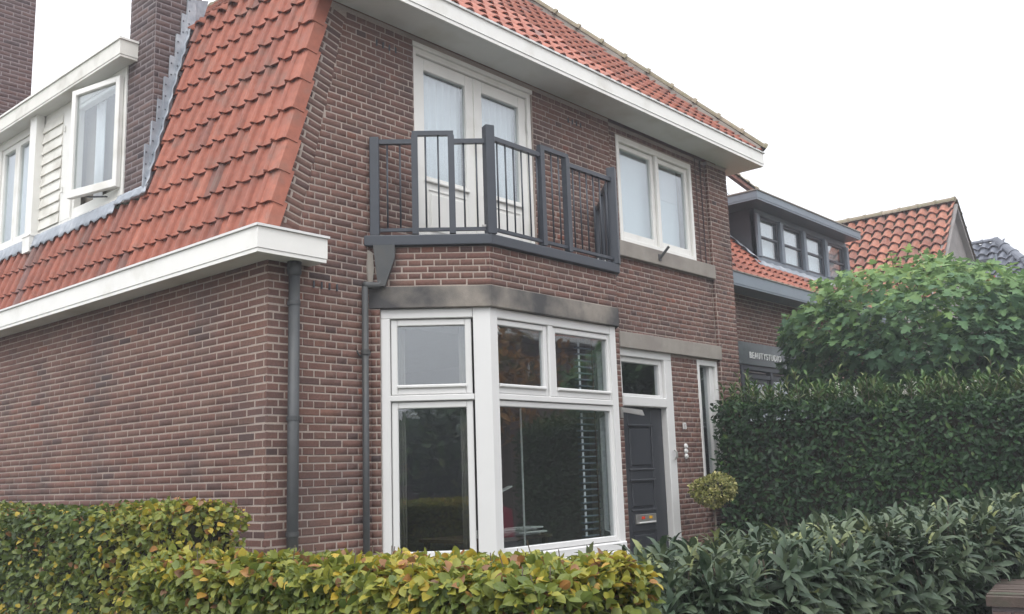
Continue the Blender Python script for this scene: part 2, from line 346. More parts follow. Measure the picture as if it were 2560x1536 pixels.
# ------------------------------------------------------------------ roof tiles
def tile_template(w, e, kind='flat', t=.016, lap=.05, lift=.038):
    """u across 0..w(+lap), v up slope 0..e, height outward"""
    if kind == 'flat':
        pr = [(-.012, .006), (0, .030), (.014, .044), (.032, .044), (.046, .026), (.054, -.006), (.064, .002), (w*.55, .002), (w-.03, .005), (w-.004, .008)]
    else:
        pr = [(u*w-.02, .028*math.cos(2*math.pi*u)-.004*math.cos(4*math.pi*u)) for u in (0, .1, .2, .3, .42, .54, .66, .78, .9, 1.0, 1.08)]
    n = len(pr); vs = []
    for v, up in ((-.03, lift), (e+.0, .004)):
        for d in (0, -t):
            vs += [(u, v, h+up+d) for u, h in pr]
    fs = []
    for i in range(n-1):
        fs.append((i, i+1, 2*n+i+1, 2*n+i))          # top
        fs.append((n+i+1, n+i, i, i+1)[::-1])          # lower edge
    fs.append((0, 2*n, 3*n, n)); fs.append((n-1, 2*n-1, 4*n-1, 3*n-1))
    return np.array(vs), fs
def tile_field(O, U, S, N, w, e, nc, nr, keep, tint=lambda p: min(.93, max(0, random.gauss(.5, .2)))):
    R, T = [], []
    for r in range(nr):
        for c in range(nc):
            p = O+U*(c*w)+S*(r*e); ctr = p+U*w*.5+S*e*.5
            if not keep(ctr): continue
            a = random.uniform(-.008, .008)
            A = np.zeros((3, 4)); A[:, 0] = U*math.cos(a)+S*math.sin(a); A[:, 1] = S*math.cos(a)-U*math.sin(a); A[:, 2] = N
            A[:, 3] = p+U*random.uniform(-.002, .002)+S*random.uniform(-.004, .004)+N*random.uniform(0, .003); R.append(A); T.append(tint(ctr))
    return R, T
def ridge_tiles(mb, A, B, r, n, upd=Z_, bump=.012, k=8, tints=None):
    A, B = np.array(A, float), np.array(B, float); d = (B-A)/n; D = d/np.linalg.norm(d); x = np.cross(D, upd); x /= np.linalg.norm(x); y = np.cross(x, D)
    out = []
    for i in range(n):
        p0, p1 = A+d*i, A+d*(i+1.04); t = random.random(); m = MB()
        L = []
        for p, rr in ((p0, r+bump*1.5), (p0+d*.12, r+bump*1.3), (p0+d*.14, r+bump*.1), (p1, r)):
            L.append([p+x*rr*math.cos(math.pi*j/k)+y*rr*(math.sin(math.pi*j/k)*.9-.35) for j in range(k+1)])
        vs = [v for q in L for v in q]; fs = []
        for q in range(3):
            for j in range(k): fs.append((q*(k+1)+j, q*(k+1)+j+1, (q+1)*(k+1)+j+1, (q+1)*(k+1)+j))
        fs.append(tuple(range(k+1))); fs.append(tuple(range(3*(k+1), 4*(k+1)))[::-1])
        m.add(vs, fs, t); out.append(m)
    return out

# ================================================================== GROUND
g = MB().box((-220, -220, -.3), (260, 220, 0)).obj('ground', 'soil'); g['kind'] = 'structure'
g = MB().box((-220, -8.2, 0), (260, -5.0, .02)).obj('pavement', 'paving'); g['kind'] = 'structure'
g = MB().box((-8.5, -5.0, 0), (-2.6, 120, .02)).obj('side_pavement', 'paving'); g['kind'] = 'structure'
g = MB().box((-220, -14.0, 0), (260, -8.2, .008)).obj('road', 'asphalt'); g['kind'] = 'structure'
g = MB().box((2.0, -5.0, 0), (6.3, -0.9, .012)).obj('garden_path', 'paving'); g['kind'] = 'structure'

# ================================================================== MAIN HOUSE
house = thing('brick_house', 'brown brick corner house with steep orange tiled side roof, bay window and small grey balcony', 'house', (0, 0, 0))
FR = LF((0, 0, 0), X_, -Y_)       # front facade, u = X
FRR = LF((0, .05, 0), X_, -Y_)    # recessed panel of the facade
SD = LF((0, 0, 0), Y_, -X_)       # side wall, u = Y
SL = (5.617-3.57)/.483            # slope of the verge dz/dx
vx = lambda z: 0.0 if z < 3.53 else (z-3.57)/SL+.035
WT = 5.674                        # soffit level
BX0, BX1, BB = 1.011, 4.315, .726 # bay
RX0, RX1 = 4.64, 6.89             # recess
WR = 7.385                        # right end
FD = (1.555, 3.254, 3.60, 5.607)  # french door opening
UW = (4.838, 6.525, 4.237, 5.55)  # upper window
DO = (4.66, 5.76, 0.0, 2.985)     # door + fanlight
NW = (6.37, 6.86, 1.35, 2.96)     # narrow window
SI = (4.644, 6.906, 4.051, 4.235); LI = (4.635, 6.92, 2.98, 3.16)
holesF = [(BX0+.03, BX1-.03, 0, 3.56), FD, (RX0, RX1, 0, WT+.1)]
wall = group_part('wall', house)
mb = MB()
backing(mb, FR, vx, WR, 0, WT, holesF, n0=-.22, extra=(3.53,)+tuple(np.arange(3.6, WT, .2)))
backing(mb, FRR, RX0-.001, RX1+.001, 0, WT, [UW, DO, NW, SI, LI], n0=-.2)
backing(mb, SD, .0, 9.0, 0, 3.5, [], n0=-.22)
mb.box((7.165, .22, 0), (WR, 9, WT)); mb.box((0.0, 8.8, 0), (WR, 9.0, WT))
# reveals of the recess
mb.obj('mortar', 'mortar', wall, label='pale mortar bed behind the bricks')
MR, TR = [], []
def addb(rt_): MR.extend(rt_[0]); TR.extend(rt_[1])
verge_w = .24
vb_ = lambda z: (-.0095 if z < 3.6 else vx(z)+verge_w)
VH = (1.03, 1.33)
addb(bricks(FR, vb_, WR+.012, 0, WT, holesF))
addb(bricks(FRR, RX0+.004, RX1-.004, 0, WT, [UW, DO, NW, SI, LI]))
addb(bricks(SD, -.0045, 9.0, 0, 3.44, [], bond='stretcher', phase=.1))
# edge bricks of the recess (right pilaster's side faces left) and door-side reveals
RV = LF((RX1, 0, 0), Y_, -X_)
addb(bricks(RV, .0, .05, 0, WT, [], bond='stretcher'))
# reveals at openings (bricks returning 9 cm into the wall), seen on the right-hand jamb
for (x, za, zb, y0) in ((FD[1], 3.66, FD[3], 0), (UW[1], UW[2], UW[3], .05), (DO[1], 0, 2.98, .05), (NW[1], NW[2], 2.96, .05)):
    L = LF((x, y0, 0), Y_, -X_)
    R_, T_ = bricks(L, .0, .12, za, zb, [], bond='stretcher'); 
# tumbled bricks along the sloping verge
sa = math.atan(SL); dv = np.array([math.cos(sa), 0, math.sin(sa)])
z = 3.62; s = 0.0
base = np.array([vx(3.6), 0, 3.6]); 
while True:
    p = base+dv*s
    if p[2] > WT-.02: break
    zz = p[2]; rot = -(math.pi/2-sa)*1.15
    ln = verge_w+random.uniform(-.004, .02)
    row = int(s/CP)
    if row % 2: cuts = [(0, .1), (.11, ln)] 
    else: cuts = [(0, ln)]
    for c0, c1 in cuts:
        cu = (c0+c1)/2; Xd = np.array([math.cos(rot), 0, math.sin(rot)])
        q = p+Xd*cu
        MR.append(bmat(FR, q[0], q[2], (c1-c0)-.011, CP-.0118, .0150, rot)); TR.append(min(1, max(0, random.gauss(.45, .2))))
    s += CP
def bay_frames():
    d = BB*math.sqrt(2); s2 = 1/math.sqrt(2)
    Lf = LF((BX0, 0, 0), (1, -1, 0), (-1, -1, 0)); Ff = LF((BX0+BB, -BB, 0), X_, -Y_); Rf = LF((BX1-BB, -BB, 0), (1, 1, 0), (1, -1, 0))
    return (Lf, d), (Ff, BX1-BX0-2*BB), (Rf, d)
BF = bay_frames()
bay = group_part('bay_window', house, 'white framed bay window under a brick parapet')
mb = MB()
for (L, w) in BF:
    backing(mb, L, 0.0, w, 3.205, 3.55, [], n0=-.2)
    backing(mb, L, 0.0, w, 0, .80, [], n0=-.2)
backing(mb, BF[0][0], 0.0, .085, .8, 3.02, [], n0=-.1); backing(mb, BF[2][0], BF[2][1]-.085, BF[2][1], .8, 3.02, [], n0=-.1)
mb.obj('bay_mortar', 'mortar', bay)
for i, (L, w) in enumerate(BF):
    addb(bricks(L, -.004, w+.004, 3.208, 3.55, [], phase=.05*i, zr=3.208, cp=.0572)); addb(bricks(L, -.006, w+.006, 0, .80, [], phase=.05*i))
addb(bricks(BF[0][0], .0, .088, .8, 3.02, [], bond='stretcher')); addb(bricks(BF[2][0], BF[2][1]-.088, BF[2][1], .8, 3.02, [], bond='stretcher'))
split('brick', 'brickwork', BTV, BTF, MR, TR, 'brick', wall, 300)
# vent slots (open joints) above the pipes and dark patched chase beside the upper window
mb = MB()
for i in range(4): mb.lbox(FR, .42+i*.078, .431+i*.078, .001, .0145, 3.13, 3.185)
for i in range(4): mb.lbox(FR, 1.10+i*.075, 1.11+i*.075, .001, .0145, 5.42, 5.475)
for i in range(4): mb.lbox(FR, 3.86+i*.075, 3.87+i*.075, .001, .0145, 5.42, 5.475)
mb.obj('vent_slot', 'grey_dark', wall, label='dark open joints left for ventilation')
mb = MB()
for x in (6.63, 6.755): mb.tube([(x, .033, 4.25), (x, .033, WT-.02)], .008, 6)
mb.obj('cable', 'brick_dark', wall, label='two thin brown cables running up beside the window')
mb = MB(); pts = [(.975, -.006, 3.53), (1.0, -.01, 3.5), (1.012, -.03, 3.36), (1.0, -.012, 3.22), (.98, -.006, 3.2)]
mb.hull([(.985, -.02, 3.52), (1.018, -.035, 3.5), (1.022, -.045, 3.36), (1.01, -.035, 3.2), (.985, -.02, 3.2), (.975, -.02, 3.36)],
        [(.985, .0, 3.52), (1.018, .0, 3.5), (1.022, .0, 3.36), (1.01, .0, 3.2), (.985, .0, 3.2), (.975, .0, 3.36)])
mb.obj('mortar_fillet', 'stone_clean', wall, label='smear of pale mortar sealing the joint beside the bay')

# ---- rooms behind the windows
room = MB()
room.box((.22, .22, .25), (7.1, 4.2, .3)); room.box((.22, .3, 2.95), (7.1, 4.2, 3.1)); room.box((.75, .3, 5.62), (7.1, 4.2, 5.67))
room.box((.3, 4.0, .3), (7.1, 4.1, 5.6)); room.box((4.3, .22, .3), (4.4, 4.0, 5.6)); room.box((6.0, .25, .3), (6.06, 4.0, 2.95))
room.prism([(BX0+.15, .2), (BX0+BB+.1, -BB+.25), (BX1-BB-.1, -BB+.25), (BX1-.15, .2)], .55, .6)
room.obj('room', 'room', house, label='dim rooms behind the windows')

# ---- window builder
def frame_rect(mb, L, u0, u1, z0, z1, w, n0, n1, wt=None, wb=None, ch=.006):
    wt = wt or w; wb = wb or w
    mb.lbox(L, u0, u0+w, n0, n1, z0, z1, ch); mb.lbox(L, u1-w, u1, n0, n1, z0, z1, ch)
    mb.lbox(L, u0+w, u1-w, n0, n1-.001, z0, z0+wb, ch); mb.lbox(L, u0+w, u1-w, n0, n1-.001, z1-wt, z1, ch)
def sash(parent, L, u0, u1, z0, z1, w, n1, bottom_rail=.06, name='sash', drip=True, m='white_clean'):
    mb = MB(); frame_rect(mb, L, u0, u1, z0, z1, w, n1-.05, n1, wb=bottom_rail)
    if drip: mb.lbox(L, u0+w-.005, u1-w+.005, n1, n1+.022, z0+bottom_rail-.03, z0+bottom_rail-.004, .006)
    s_ = mb.obj(name, m, parent)
    MB().lbox(L, u0+w-.004, u1-w+.004, n1-.034, n1-.028, z0+bottom_rail-.004, z1-w+.004).obj('pane', 'glass', parent)
    return s_
# bay frames
fb = MB(); d = BF[0][1]; fr_n = -.035
# posts
L = BF[0][0]; uL0 = .085
def bayside(L, w, ua, ub, panes_up, panes_lo):
    m = MB()
    m.lbox(L, ua, ub, fr_n-.1, fr_n, 2.935, 3.018, .006)                 # head
    m.lbox(L, ua, ub, fr_n-.1, fr_n+.0, 2.235, 2.285, .006)              # transom
    m.lbox(L, ua, ub, fr_n-.1, fr_n+.03, .87, .945, .01)                 # sill
    m.lbox(L, ua, ub, fr_n-.1, fr_n+.055, .80, .87, .01)
    return m
la = BF[0][1]
m1 = bayside(L, la, .085, la-.16, 0, 0); m1.lbox(L, .085, .165, fr_n-.1, fr_n+.002, .945, 2.935, .006)
m1.obj('frame', 'white_clean', bay)
F2, fwid = BF[1]; m2 = bayside(F2, fwid, .02, fwid-.02, 0, 0); m2.lbox(F2, .03, .07, fr_n-.095, fr_n-.012, .945, 2.935); m2.lbox(F2, fwid-.07, fwid-.03, fr_n-.095, fr_n-.012, .945, 2.935)
MB().lbox(F2, .80, .865, fr_n-.09, fr_n-.002, 2.285, 2.935, .006).obj('mullion', 'white_clean', bay)
m2.obj('frame', 'white_clean', bay)
L3, rw = BF[2]; m3 = bayside(L3, rw, .16, rw-.085, 0, 0); m3.lbox(L3, rw-.165, rw-.085, fr_n-.1, fr_n+.002, .945, 2.935, .006); m3.obj('frame', 'white_clean', bay)
# corner posts (a shaped prism each)
def cpost(c, a, b, sgn):
    # c corner point, a,b directions along the two faces
    a = np.array(a, float); b = np.array(b, float); a /= np.linalg.norm(a); b /= np.linalg.norm(b)
    na = np.array([-1, -1])/math.sqrt(2) if sgn < 0 else np.array([1, -1])/math.sqrt(2); nb = np.array([0, -1.])
    C = np.array(c); off = fr_n+.004
    # intersection of the two offset faces
    A_ = np.array([na, nb]); q = np.linalg.solve(A_, np.array([na@C+off, nb@C+off]))
    p = [q+a*.145, q, q+b*.09, q+b*.09-nb*.11, q+a*.145-na*.11]
    return [tuple(v) for v in p]
for sgn, c, a, b in ((-1, (BX0+BB, -BB), (-1, 1), (1, 0)), (1, (BX1-BB, -BB), (1, 1), (-1, 0))):
    m = MB(); P = cpost(c, a, b, sgn)
    if sgn > 0: P = P[::-1]
    m.prism(P, .80, 3.0175); m.obj('corner_post', 'white_clean', bay)
sash(bay, L, .17, la-.175, 2.29, 2.93, .055, fr_n-.025, .085); sash(bay, L, .17, la-.175, .95, 2.23, .055, fr_n-.025, .055, drip=False)
sash(bay, F2, .075, .795, 2.29, 2.93, .05, fr_n-.02, .085); sash(bay, F2, .87, fwid-.075, 2.29, 2.93, .05, fr_n-.02, .085)
sash(bay, F2, .075, fwid-.075, .95, 2.23, .05, fr_n-.02, .05, drip=False)
sash(bay, L3, .175, rw-.17, 2.29, 2.93, .055, fr_n-.025, .085); sash(bay, L3, .175, rw-.17, .95, 2.23, .055, fr_n-.025, .055, drip=False)
# stone band and slab: outlines offset from the bay
def bayoutline(o, back=.05):
    s = math.sqrt(2); k = o*(s-1)
    return [(BX0-o*s, .0), (BX0+BB-k, -BB-o), (BX1-BB+k, -BB-o), (BX1+o*s, .0)]
def bayring(mb, o, z0, z1, inner=.2):
    A = bayoutline(o); B = [(BX0+inner*1.41, 0), (BX0+BB+inner*.41, -BB+inner), (BX1-BB-inner*.41, -BB+inner), (BX1-inner*1.41, 0)]
    for i in range(3): mb.prism([A[i], A[i+1], B[i+1], B[i]][::-1], z0, z1)
mb = MB(); bayring(mb, .012, 3.019, 3.205); st = mb.obj('lintel', 'stone', bay, label='weathered grey stone band above the bay window'); 
bv = st.modifiers.new('edge', 'BEVEL'); bv.width = .006; bv.segments = 1
mb = MB(); P = bayoutline(.045); mb.prism([(P[0][0], .0)]+P[1:3]+[P[3]], 3.556, 3.648); sl = mb.obj('balcony_slab', 'grey', house, label='blue grey painted edge of the balcony floor')
bv = sl.modifiers.new('edge', 'BEVEL'); bv.width = .008; bv.segments = 2
# things seen behind the bay glass
vb2 = group_part('venetian_blind', bay, 'dark slatted blind drawn at the right hand side')
for i in range(30):
    MB().lbox(F2, fwid-.40, fwid-.12, -.26, -.225, 1.0+i*.062, 1.014+i*.062).obj('slat', 'grey_light', vb2)
    MB().lbox(F2, fwid-.412, fwid-.385, -.205, -.2, 1.012+i*.062, 1.05+i*.062).obj('tape', 'curtain', vb2)
mb = MB(); mb.lbox(F2, fwid-.2, fwid-.19, -.2, -.19, 1.0, 2.9); mb.obj('cord', 'timber', vb2)
mb = MB(); mb.tube([(2.5, -.35, .6), (2.5, -.35, 2.2)], .009, 8); mb.obj('stand_rod', 'paper', bay)
for uu in (.2, .75):
    mb = MB()
    for i in range(7): mb.tube([BF[0][0][0]+BF[0][0][1]*(uu+.012*i)-BF[0][0][2]*(.2+.01*(i % 2))+np.array([0, 0, .62]), BF[0][0][0]+BF[0][0][1]*(uu+.012*i)-BF[0][0][2]*(.2+.01*(i % 2))+np.array([0, 0, 2.93])], .008, 6)
    mb.obj('curtain', 'floor_in' if uu < .1 else 'room', bay, smooth=True, label='narrow drawn back curtain')
# lace hanging in the pane corner
mb = MB()
for i in range(26):
    a = random.random()*math.pi/2; rr = random.uniform(.01, .11)*(1-.3*random.random())
    c = F2[0]+F2[1]*(.14+rr*math.cos(a)*.6)+np.array([0, 0, 2.87-rr*math.sin(a)])-F2[2]*.09
    mb.tube([c, c+np.array([.012, 0, -.016])], .005, 5)
mb.obj('lace_ornament', 'white_clean', bay)

# ---- french doors on the balcony
fdr = group_part('french_door', house, 'white double french door with net curtains')
mb = MB(); frame_rect(mb, FR, FD[0], FD[1], 3.60, FD[3], .055, -.13, -.02, wt=.085)
mb.lbox(FR, FD[0]-.006, FD[1]+.006, -.02, .008, FD[3]-.03, FD[3]+.012, .004)
mb.obj('frame', 'white', fdr)
mid = (FD[0]+FD[1])/2
for (a, b) in ((FD[0]+.058, mid-.003), (mid+.003, FD[1]-.058)):
    mb = MB(); frame_rect(mb, FR, a, b, 3.66, FD[3]-.09, .115, -.10, -.045, wt=.12, wb=.70)
    mb.lbox(FR, a+.10, b-.10, -.045, -.022, 4.30, 4.325, .005)
    frame_rect(mb, FR, a+.13, b-.13, 3.79, 4.24, .016, -.045, -.036)
    mb.lbox(FR, a+.175, b-.175, -.045, -.032, 3.835, 4.195, .01)
    mb.obj('door_leaf', 'white', fdr)
    MB().lbox(FR, a+.112, b-.112, -.078, -.072, 4.355, FD[3]-.205).obj('pane', 'glass', fdr)
mb = MB(); mb.lbox(FR, mid-.012, mid+.012, -.045, -.03, 3.67, FD[3]-.1, .003); mb.obj('cover_strip', 'white', fdr)
mb = MB()
for zz in (4.05, 5.15): mb.tube([(FD[1]-.062, .02, zz), (FD[1]-.062, .02, zz+.13)], .009, 8)
mb.obj('hinge', 'white', fdr)
def curtain(parent, L, u0, u1, z0, z1, n, waves=9, amp=.018, m='curtain', name='curtain'):
    k = waves*8; O, U, N = L; top = []; bot = []; rr = [random.uniform(.5, 1.4) for _ in range(waves+2)]
    for i in range(k+1):
        t = i/k; a = amp*math.sin(2*math.pi*waves*t+.8*math.sin(7*t))*rr[int(t*waves)]
        top.append(O+U*(u0+(u1-u0)*t)+N*(n+a)+Z_*z1); bot.append(O+U*(u0+(u1-u0)*t)+N*(n+a*1.2)+Z_*z0)
    mb = MB(); mb.add(top+bot, [(i, i+1, k+2+i, k+1+i) for i in range(k)])
    o = mb.obj(name, m, parent, smooth=True); so = o.modifiers.new('cloth', 'SOLIDIFY'); so.thickness = .003
    return o
curtain(fdr, FR, FD[0]+.12, mid-.08, 3.75, FD[3]-.1, -.17, 7); curtain(fdr, FR, mid+.08, FD[1]-.12, 3.75, FD[3]-.1, -.17, 8)

# ---- upper right window
uw = group_part('window', house, 'white double window above the entrance')
mb = MB(); frame_rect(mb, FRR, UW[0], UW[1], UW[2], UW[3], .05, -.1, .012, wt=.075, wb=.06)
um = (UW[0]+UW[1])/2+.02; mb.lbox(FRR, um-.03, um+.03, -.1, .01, UW[2]+.06, UW[3]-.075, .006); mb.obj('frame', 'white', uw)
for a, b in ((UW[0]+.055, um-.035), (um+.035, UW[1]-.055)):
    sash(uw, FRR, a, b, UW[2]+.064, UW[3]-.08, .06, -.025, .085, drip=False, m='white')
MB().lbox(FRR, UW[0]+.06, UW[1]-.06, -.2, -.19, UW[2]+.02, UW[3]-.02).obj('roller_blind', 'blind', uw)
MB().lbox(FRR, um+.05, UW[1]-.1, -.185, -.18, 5.02, UW[3]-.08).obj('roller_blind', 'curtain', uw, label='whiter short blind in the right half')
o = MB().lbox(FRR, SI[0], SI[1], -.08, .062, SI[2], SI[3], .006).obj('stone_sill', 'stone_clean', house, label='long sandy stone band under the upper window')
o = MB().lbox(FRR, LI[0], LI[1], -.08, .062, LI[2], LI[3], .006).obj('lintel', 'stone_clean', house, label='long sandy stone band above the front door')
fh = group_part('flagpole_holder', house, 'short grey metal tube holder on the stone sill')
MB().bar((5.555, -.022, 4.1), (5.555, -.016, 4.18), .05, .012, up=(0, -1, 0)).obj('plate', 'pipe', fh)
MB().tube([(5.555, -.02, 4.13), (5.595, -.13, 4.265)], .017, 12).obj('tube', 'pipe', fh)

# ---- entrance
ent = group_part('entrance', house, 'front entrance with dark door and glazed light over it')
mb = MB(); L = FRR
mb.lbox(L, DO[0], DO[1], -.1, .01, 2.895, 2.985, .006)
mb.lbox(L, DO[0], DO[0]+.05, -.12, .0, 0.1, 2.895, .006); mb.lbox(L, 5.60, DO[1], -.12, .01, 0.1, 2.895, .008)
mb.lbox(L, DO[0]+.05, 5.60, -.12, .02, 2.325, 2.44, .01)
frame_rect(mb, L, DO[0]+.052, 5.598, 2.442, 2.893, .06, -.1, -.03, wb=.03)
mb.obj('frame', 'white_clean', ent)
MB().lbox(L, DO[0]+.11, 5.54, -.07, -.064, 2.47, 2.835).obj('pane', 'glass', ent)
dr = MB(); da, db = DO[0]+.055, 5.595
dr.lbox(L, da, db, -.13, -.085, .1, 2.32)
rails = [(.1, .3), (.93, 1.16), (1.50, 1.62), (2.12, 2.32)]
for za, zb in rails: dr.lbox(L, da+.16, db-.24, -.085, -.066, za, zb, .006)
dr.lbox(L, da, da+.16, -.085, -.065, .1, 2.32, .006); dr.lbox(L, db-.24, db, -.085, -.065, .1, 2.32, .006)
for za, zb in ((.3, .93), (1.16, 1.50), (1.62, 2.12)):
    dr.lbox(L, da+.2, db-.28, -.085, -.07, za+.04, zb-.04, .014)
dr.obj('door', 'door', ent, label='dark blue grey panelled front door')
for zz in (1.615, 1.495, 1.16, 2.115):
    MB().lbox(L, da+.15, db-.22, -.066, -.05, zz-.012, zz+.012, .006).obj('moulding', 'door', ent)
lb = MB(); lb.lbox(L, 4.93, 5.33, -.066, -.045, 1.01, 1.115, .004); lb.obj('letterbox', 'metal', ent)
MB().lbox(L, 4.96, 5.30, -.045, -.03, 1.018, 1.032, .003).obj('letterbox_flap', 'white_clean', ent)
MB().lbox(L, 5.03, 5.09, -.0445, -.04, 1.062, 1.092).obj('sticker', 'badge_red', ent); MB().lbox(L, 5.18, 5.24, -.0445, -.04, 1.062, 1.092).obj('sticker', 'badge_yellow', ent)
mb = MB(); mb.tube([(5.68, .02, 1.72), (5.68, -.01, 1.75), (5.68, -.01, 1.80), (5.68, .02, 1.83)], .014, 8); mb.obj('door_catch', 'metal', ent)
MB().box((4.5, -.55, 0), (5.9, .15, .1)).obj('doorstep', 'stone_clean', ent)
# narrow window
nw = group_part('window', house, 'narrow tall white window beside the door')
mb = MB(); frame_rect(mb, FRR, NW[0], NW[1], NW[2], NW[3], .05, -.12, .01, wt=.07); mb.lbox(FRR, NW[1]-.14, NW[1]-.05, -.12, -.03, NW[2]+.05, NW[3]-.07, .006); mb.obj('frame', 'white_clean', nw)
MB().lbox(FRR, NW[0]+.05, NW[1]-.14, -.08, -.074, NW[2]+.05, NW[3]-.07).obj('pane', 'glass', nw)
curtain(nw, FRR, NW[0]+.03, NW[1]-.05, NW[2]+.03, NW[3]-.05, -.13, 3, .006, 'pipe', 'blind')
# bells, number sign, outdoor lamp
for i, zz in enumerate((1.875, 1.818, 1.758)):
    mb = MB(); c = (5.955, .03, zz); mb.tube([(5.955, .036, zz), (5.955, .026, zz)], .034, 14); mb.tube([(5.955, .026, zz), (5.955, .01, zz)], [.026, .018], 14)
    mb.obj('doorbell', 'white_clean', house, label=('topmost', 'middle', 'lowest')[i]+' of three round white bell buttons')
def text_mesh(txt, size, ext, name, m, parent, mtx, sx=1.0, offset=0.0):
    cu = bpy.data.curves.new(name, 'FONT'); cu.body = txt; cu.size = size; cu.extrude = ext; cu.offset = offset; cu.space_character = 1.22
    cu.resolution_u = 3; to = bpy.data.objects.new(name, cu); COL.objects.link(to)
    dg = bpy.context.evaluated_depsgraph_get(); dg.update(); me = bpy.data.meshes.new_from_object(to.evaluated_get(dg))
    bpy.data.objects.remove(to); o0 = origin(parent)
    if len(txt) > 1: sx = 1.0/(max(v.co[0] for v in me.vertices)-min(v.co[0] for v in me.vertices))
    vs = [mtx@Vector((v.co[0]*sx, v.co[1], v.co[2])) for v in me.vertices]; fs = [tuple(p.vertices) for p in me.polygons]
    bpy.data.meshes.remove(me)
    mb = MB(); mb.add(vs, fs, .5); return mb.obj(name, m, parent)
def front_text_matrix(x, y, z): return Matrix(((1, 0, 0, x), (0, 0, -1, y), (0, 1, 0, z), (0, 0, 0, 1)))
text_mesh('n', .17, .008, 'house_number', 'white_clean', house, front_text_matrix(5.905, .024, 2.08), .95, 0)
lamp = group_part('wall_lamp', house, 'small pale wall lamp beside the door')
mb = MB(); mb.hull([(4.56, -.02, 2.30), (4.60, -.02, 2.25), (4.60, .0, 2.25), (4.56, .0, 2.30)], [(4.72, -.20, 2.26), (4.76, -.20, 2.20), (4.76, -.17, 2.20), (4.72, -.17, 2.26)]); mb.obj('lamp_shade', 'white_clean', lamp)
MB().box((4.55, -.03, 2.18), (4.60, .0, 2.3)).obj('bracket', 'metal', lamp)

# ---- downpipes
dp = group_part('downpipe', house, 'thick grey downpipe at the corner of the house')
mb = MB(); mb.tube([(.19, -.075, 3.3), (.19, -.072, 0.0)], .044, 16); mb.tube([(.19, -.075, 3.32), (.19, -.075, 3.20), (.19, -.075, 3.18)], [.058, .055, .045], 16); mb.obj('pipe', 'pipe', dp, smooth=True)
for zz in (2.06, 1.2, .35, 2.95):
    mb = MB(); mb.tube([(.19, -.073, zz), (.19, -.073, zz+.035)], .050, 16); mb.box((.175, -.03, zz+.005), (.205, .0, zz+.03)); mb.obj('bracket', 'pipe', dp)
dp2 = group_part('downpipe', house, 'thin grey downpipe beside the bay with a flattened hopper')
mb = MB(); mb.tube([(.918, -.05, 3.19), (.918, -.05, 0)], .028, 12); mb.obj('pipe', 'pipe', dp2, smooth=True)
mb = MB(); mb.tube([(.905, -.05, 3.205), (.96, -.06, 3.205), (1.03, -.09, 3.21), (1.05, -.11, 3.24)], .03, 10); mb.obj('elbow', 'pipe', dp2, smooth=True)
mb = MB()
hp = [((1.035, -.025), (1.165, -.155), 3.555), ((1.045, -.035), (1.165, -.155), 3.44), ((1.06, -.05), (1.115, -.105), 3.24), ((1.065, -.055), (1.105, -.095), 3.2)]
nn = np.array([-1, -1])/math.sqrt(2); loops = []
for a, b, zz in hp:
    a, b = np.array(a), np.array(b); loops.append([(*(a), zz), (*(b), zz), (*(b+nn*.075), zz), (*(a+nn*.075), zz)])
for i in range(3): mb.hull(loops[i+1], loops[i])
mb.obj('hopper', 'pipe', dp2)
for zz in (2.62, .9):
    mb = MB(); mb.tube([(.918, -.05, zz), (.918, -.05, zz+.04)], .037, 12)
    pts = [(.918+.07*math.cos(a), -.03, zz+.03+.05*math.sin(a)) for a in np.linspace(math.pi, 2*math.pi, 9)]
    mb.tube(pts, .008, 6); mb.obj('bracket', 'pipe', dp2)

# ---- gutters
gut = group_part('gutter', house, 'cream box gutter along the side eave turning the corner')
GX, GY, GE = -.255, -.237, .385
mb = MB()
mb.prism([(GX+.02, GY+.02), (GE, GY+.02), (GE, -.016), (-.004-.015, -.016), (-.019, 9.0), (GX+.02, 9.0)], 3.292, 3.306)
mb.obj('soffit', 'soffit', gut)
mb = MB()
mb.box((GX, GY, 3.29+.026), (GX+.02, 9, 3.476)); mb.box((GX+.02, GY, 3.29+.026), (GE, GY+.02, 3.476))
mb.box((GX+.006, GY+.006, 3.284), (GX+.02, 9, 3.3135)); mb.box((GX+.02, GY+.006, 3.284), (GE-.005, GY+.02, 3.3135))
mb.box((GE-.02, GY+.02, 3.306), (GE, -.018, 3.476))
mb.obj('fascia', 'white', gut)
mb = MB(); mb.box((GX-.016, GY-.016, 3.478), (GX+.05, 9, 3.497)); mb.box((GX+.05, GY-.016, 3.478), (GE+.014, GY+.05, 3.497)); mb.box((GE-.04, GY+.05, 3.478), (GE+.014, -.018, 3.497)); mb.obj('capping', 'white_clean', gut)
mb = MB(); mb.prism([(GX+.05, GY+.05), (GE-.04, GY+.05), (GE-.04, -.02), (.03, -.02), (.03, 9), (GX+.05, 9)], 3.42, 3.43); mb.obj('gutter_floor', 'lead', gut)
gu2 = group_part('gutter', house, 'wide white box gutter along the front eave')
EY, EX0, EX1 = -.435, .30, 7.695
mb = MB(); mb.prism([(EX0, EY+.02), (EX1-.02, EY+.02), (EX1-.02, 6), (WR+.03, 6), (WR+.03, -.016), (EX0, -.016)], WT-.002, WT+.014)
for i in range(3): pass
mb.obj('soffit', 'soffit', gu2)
mb = MB(); mb.box((EX0, EY, WT+.03), (EX1, EY+.02, WT+.178)); mb.box((EX0, EY+.007, WT-.008), (EX1-.006, EY+.02, WT+.027))
mb.box((EX1-.02, EY+.02, WT+.03), (EX1, 6, WT+.178)); mb.box((EX1-.02, EY+.02, WT-.008), (EX1-.006, 6, WT+.027)); mb.obj('fascia', 'white', gu2)
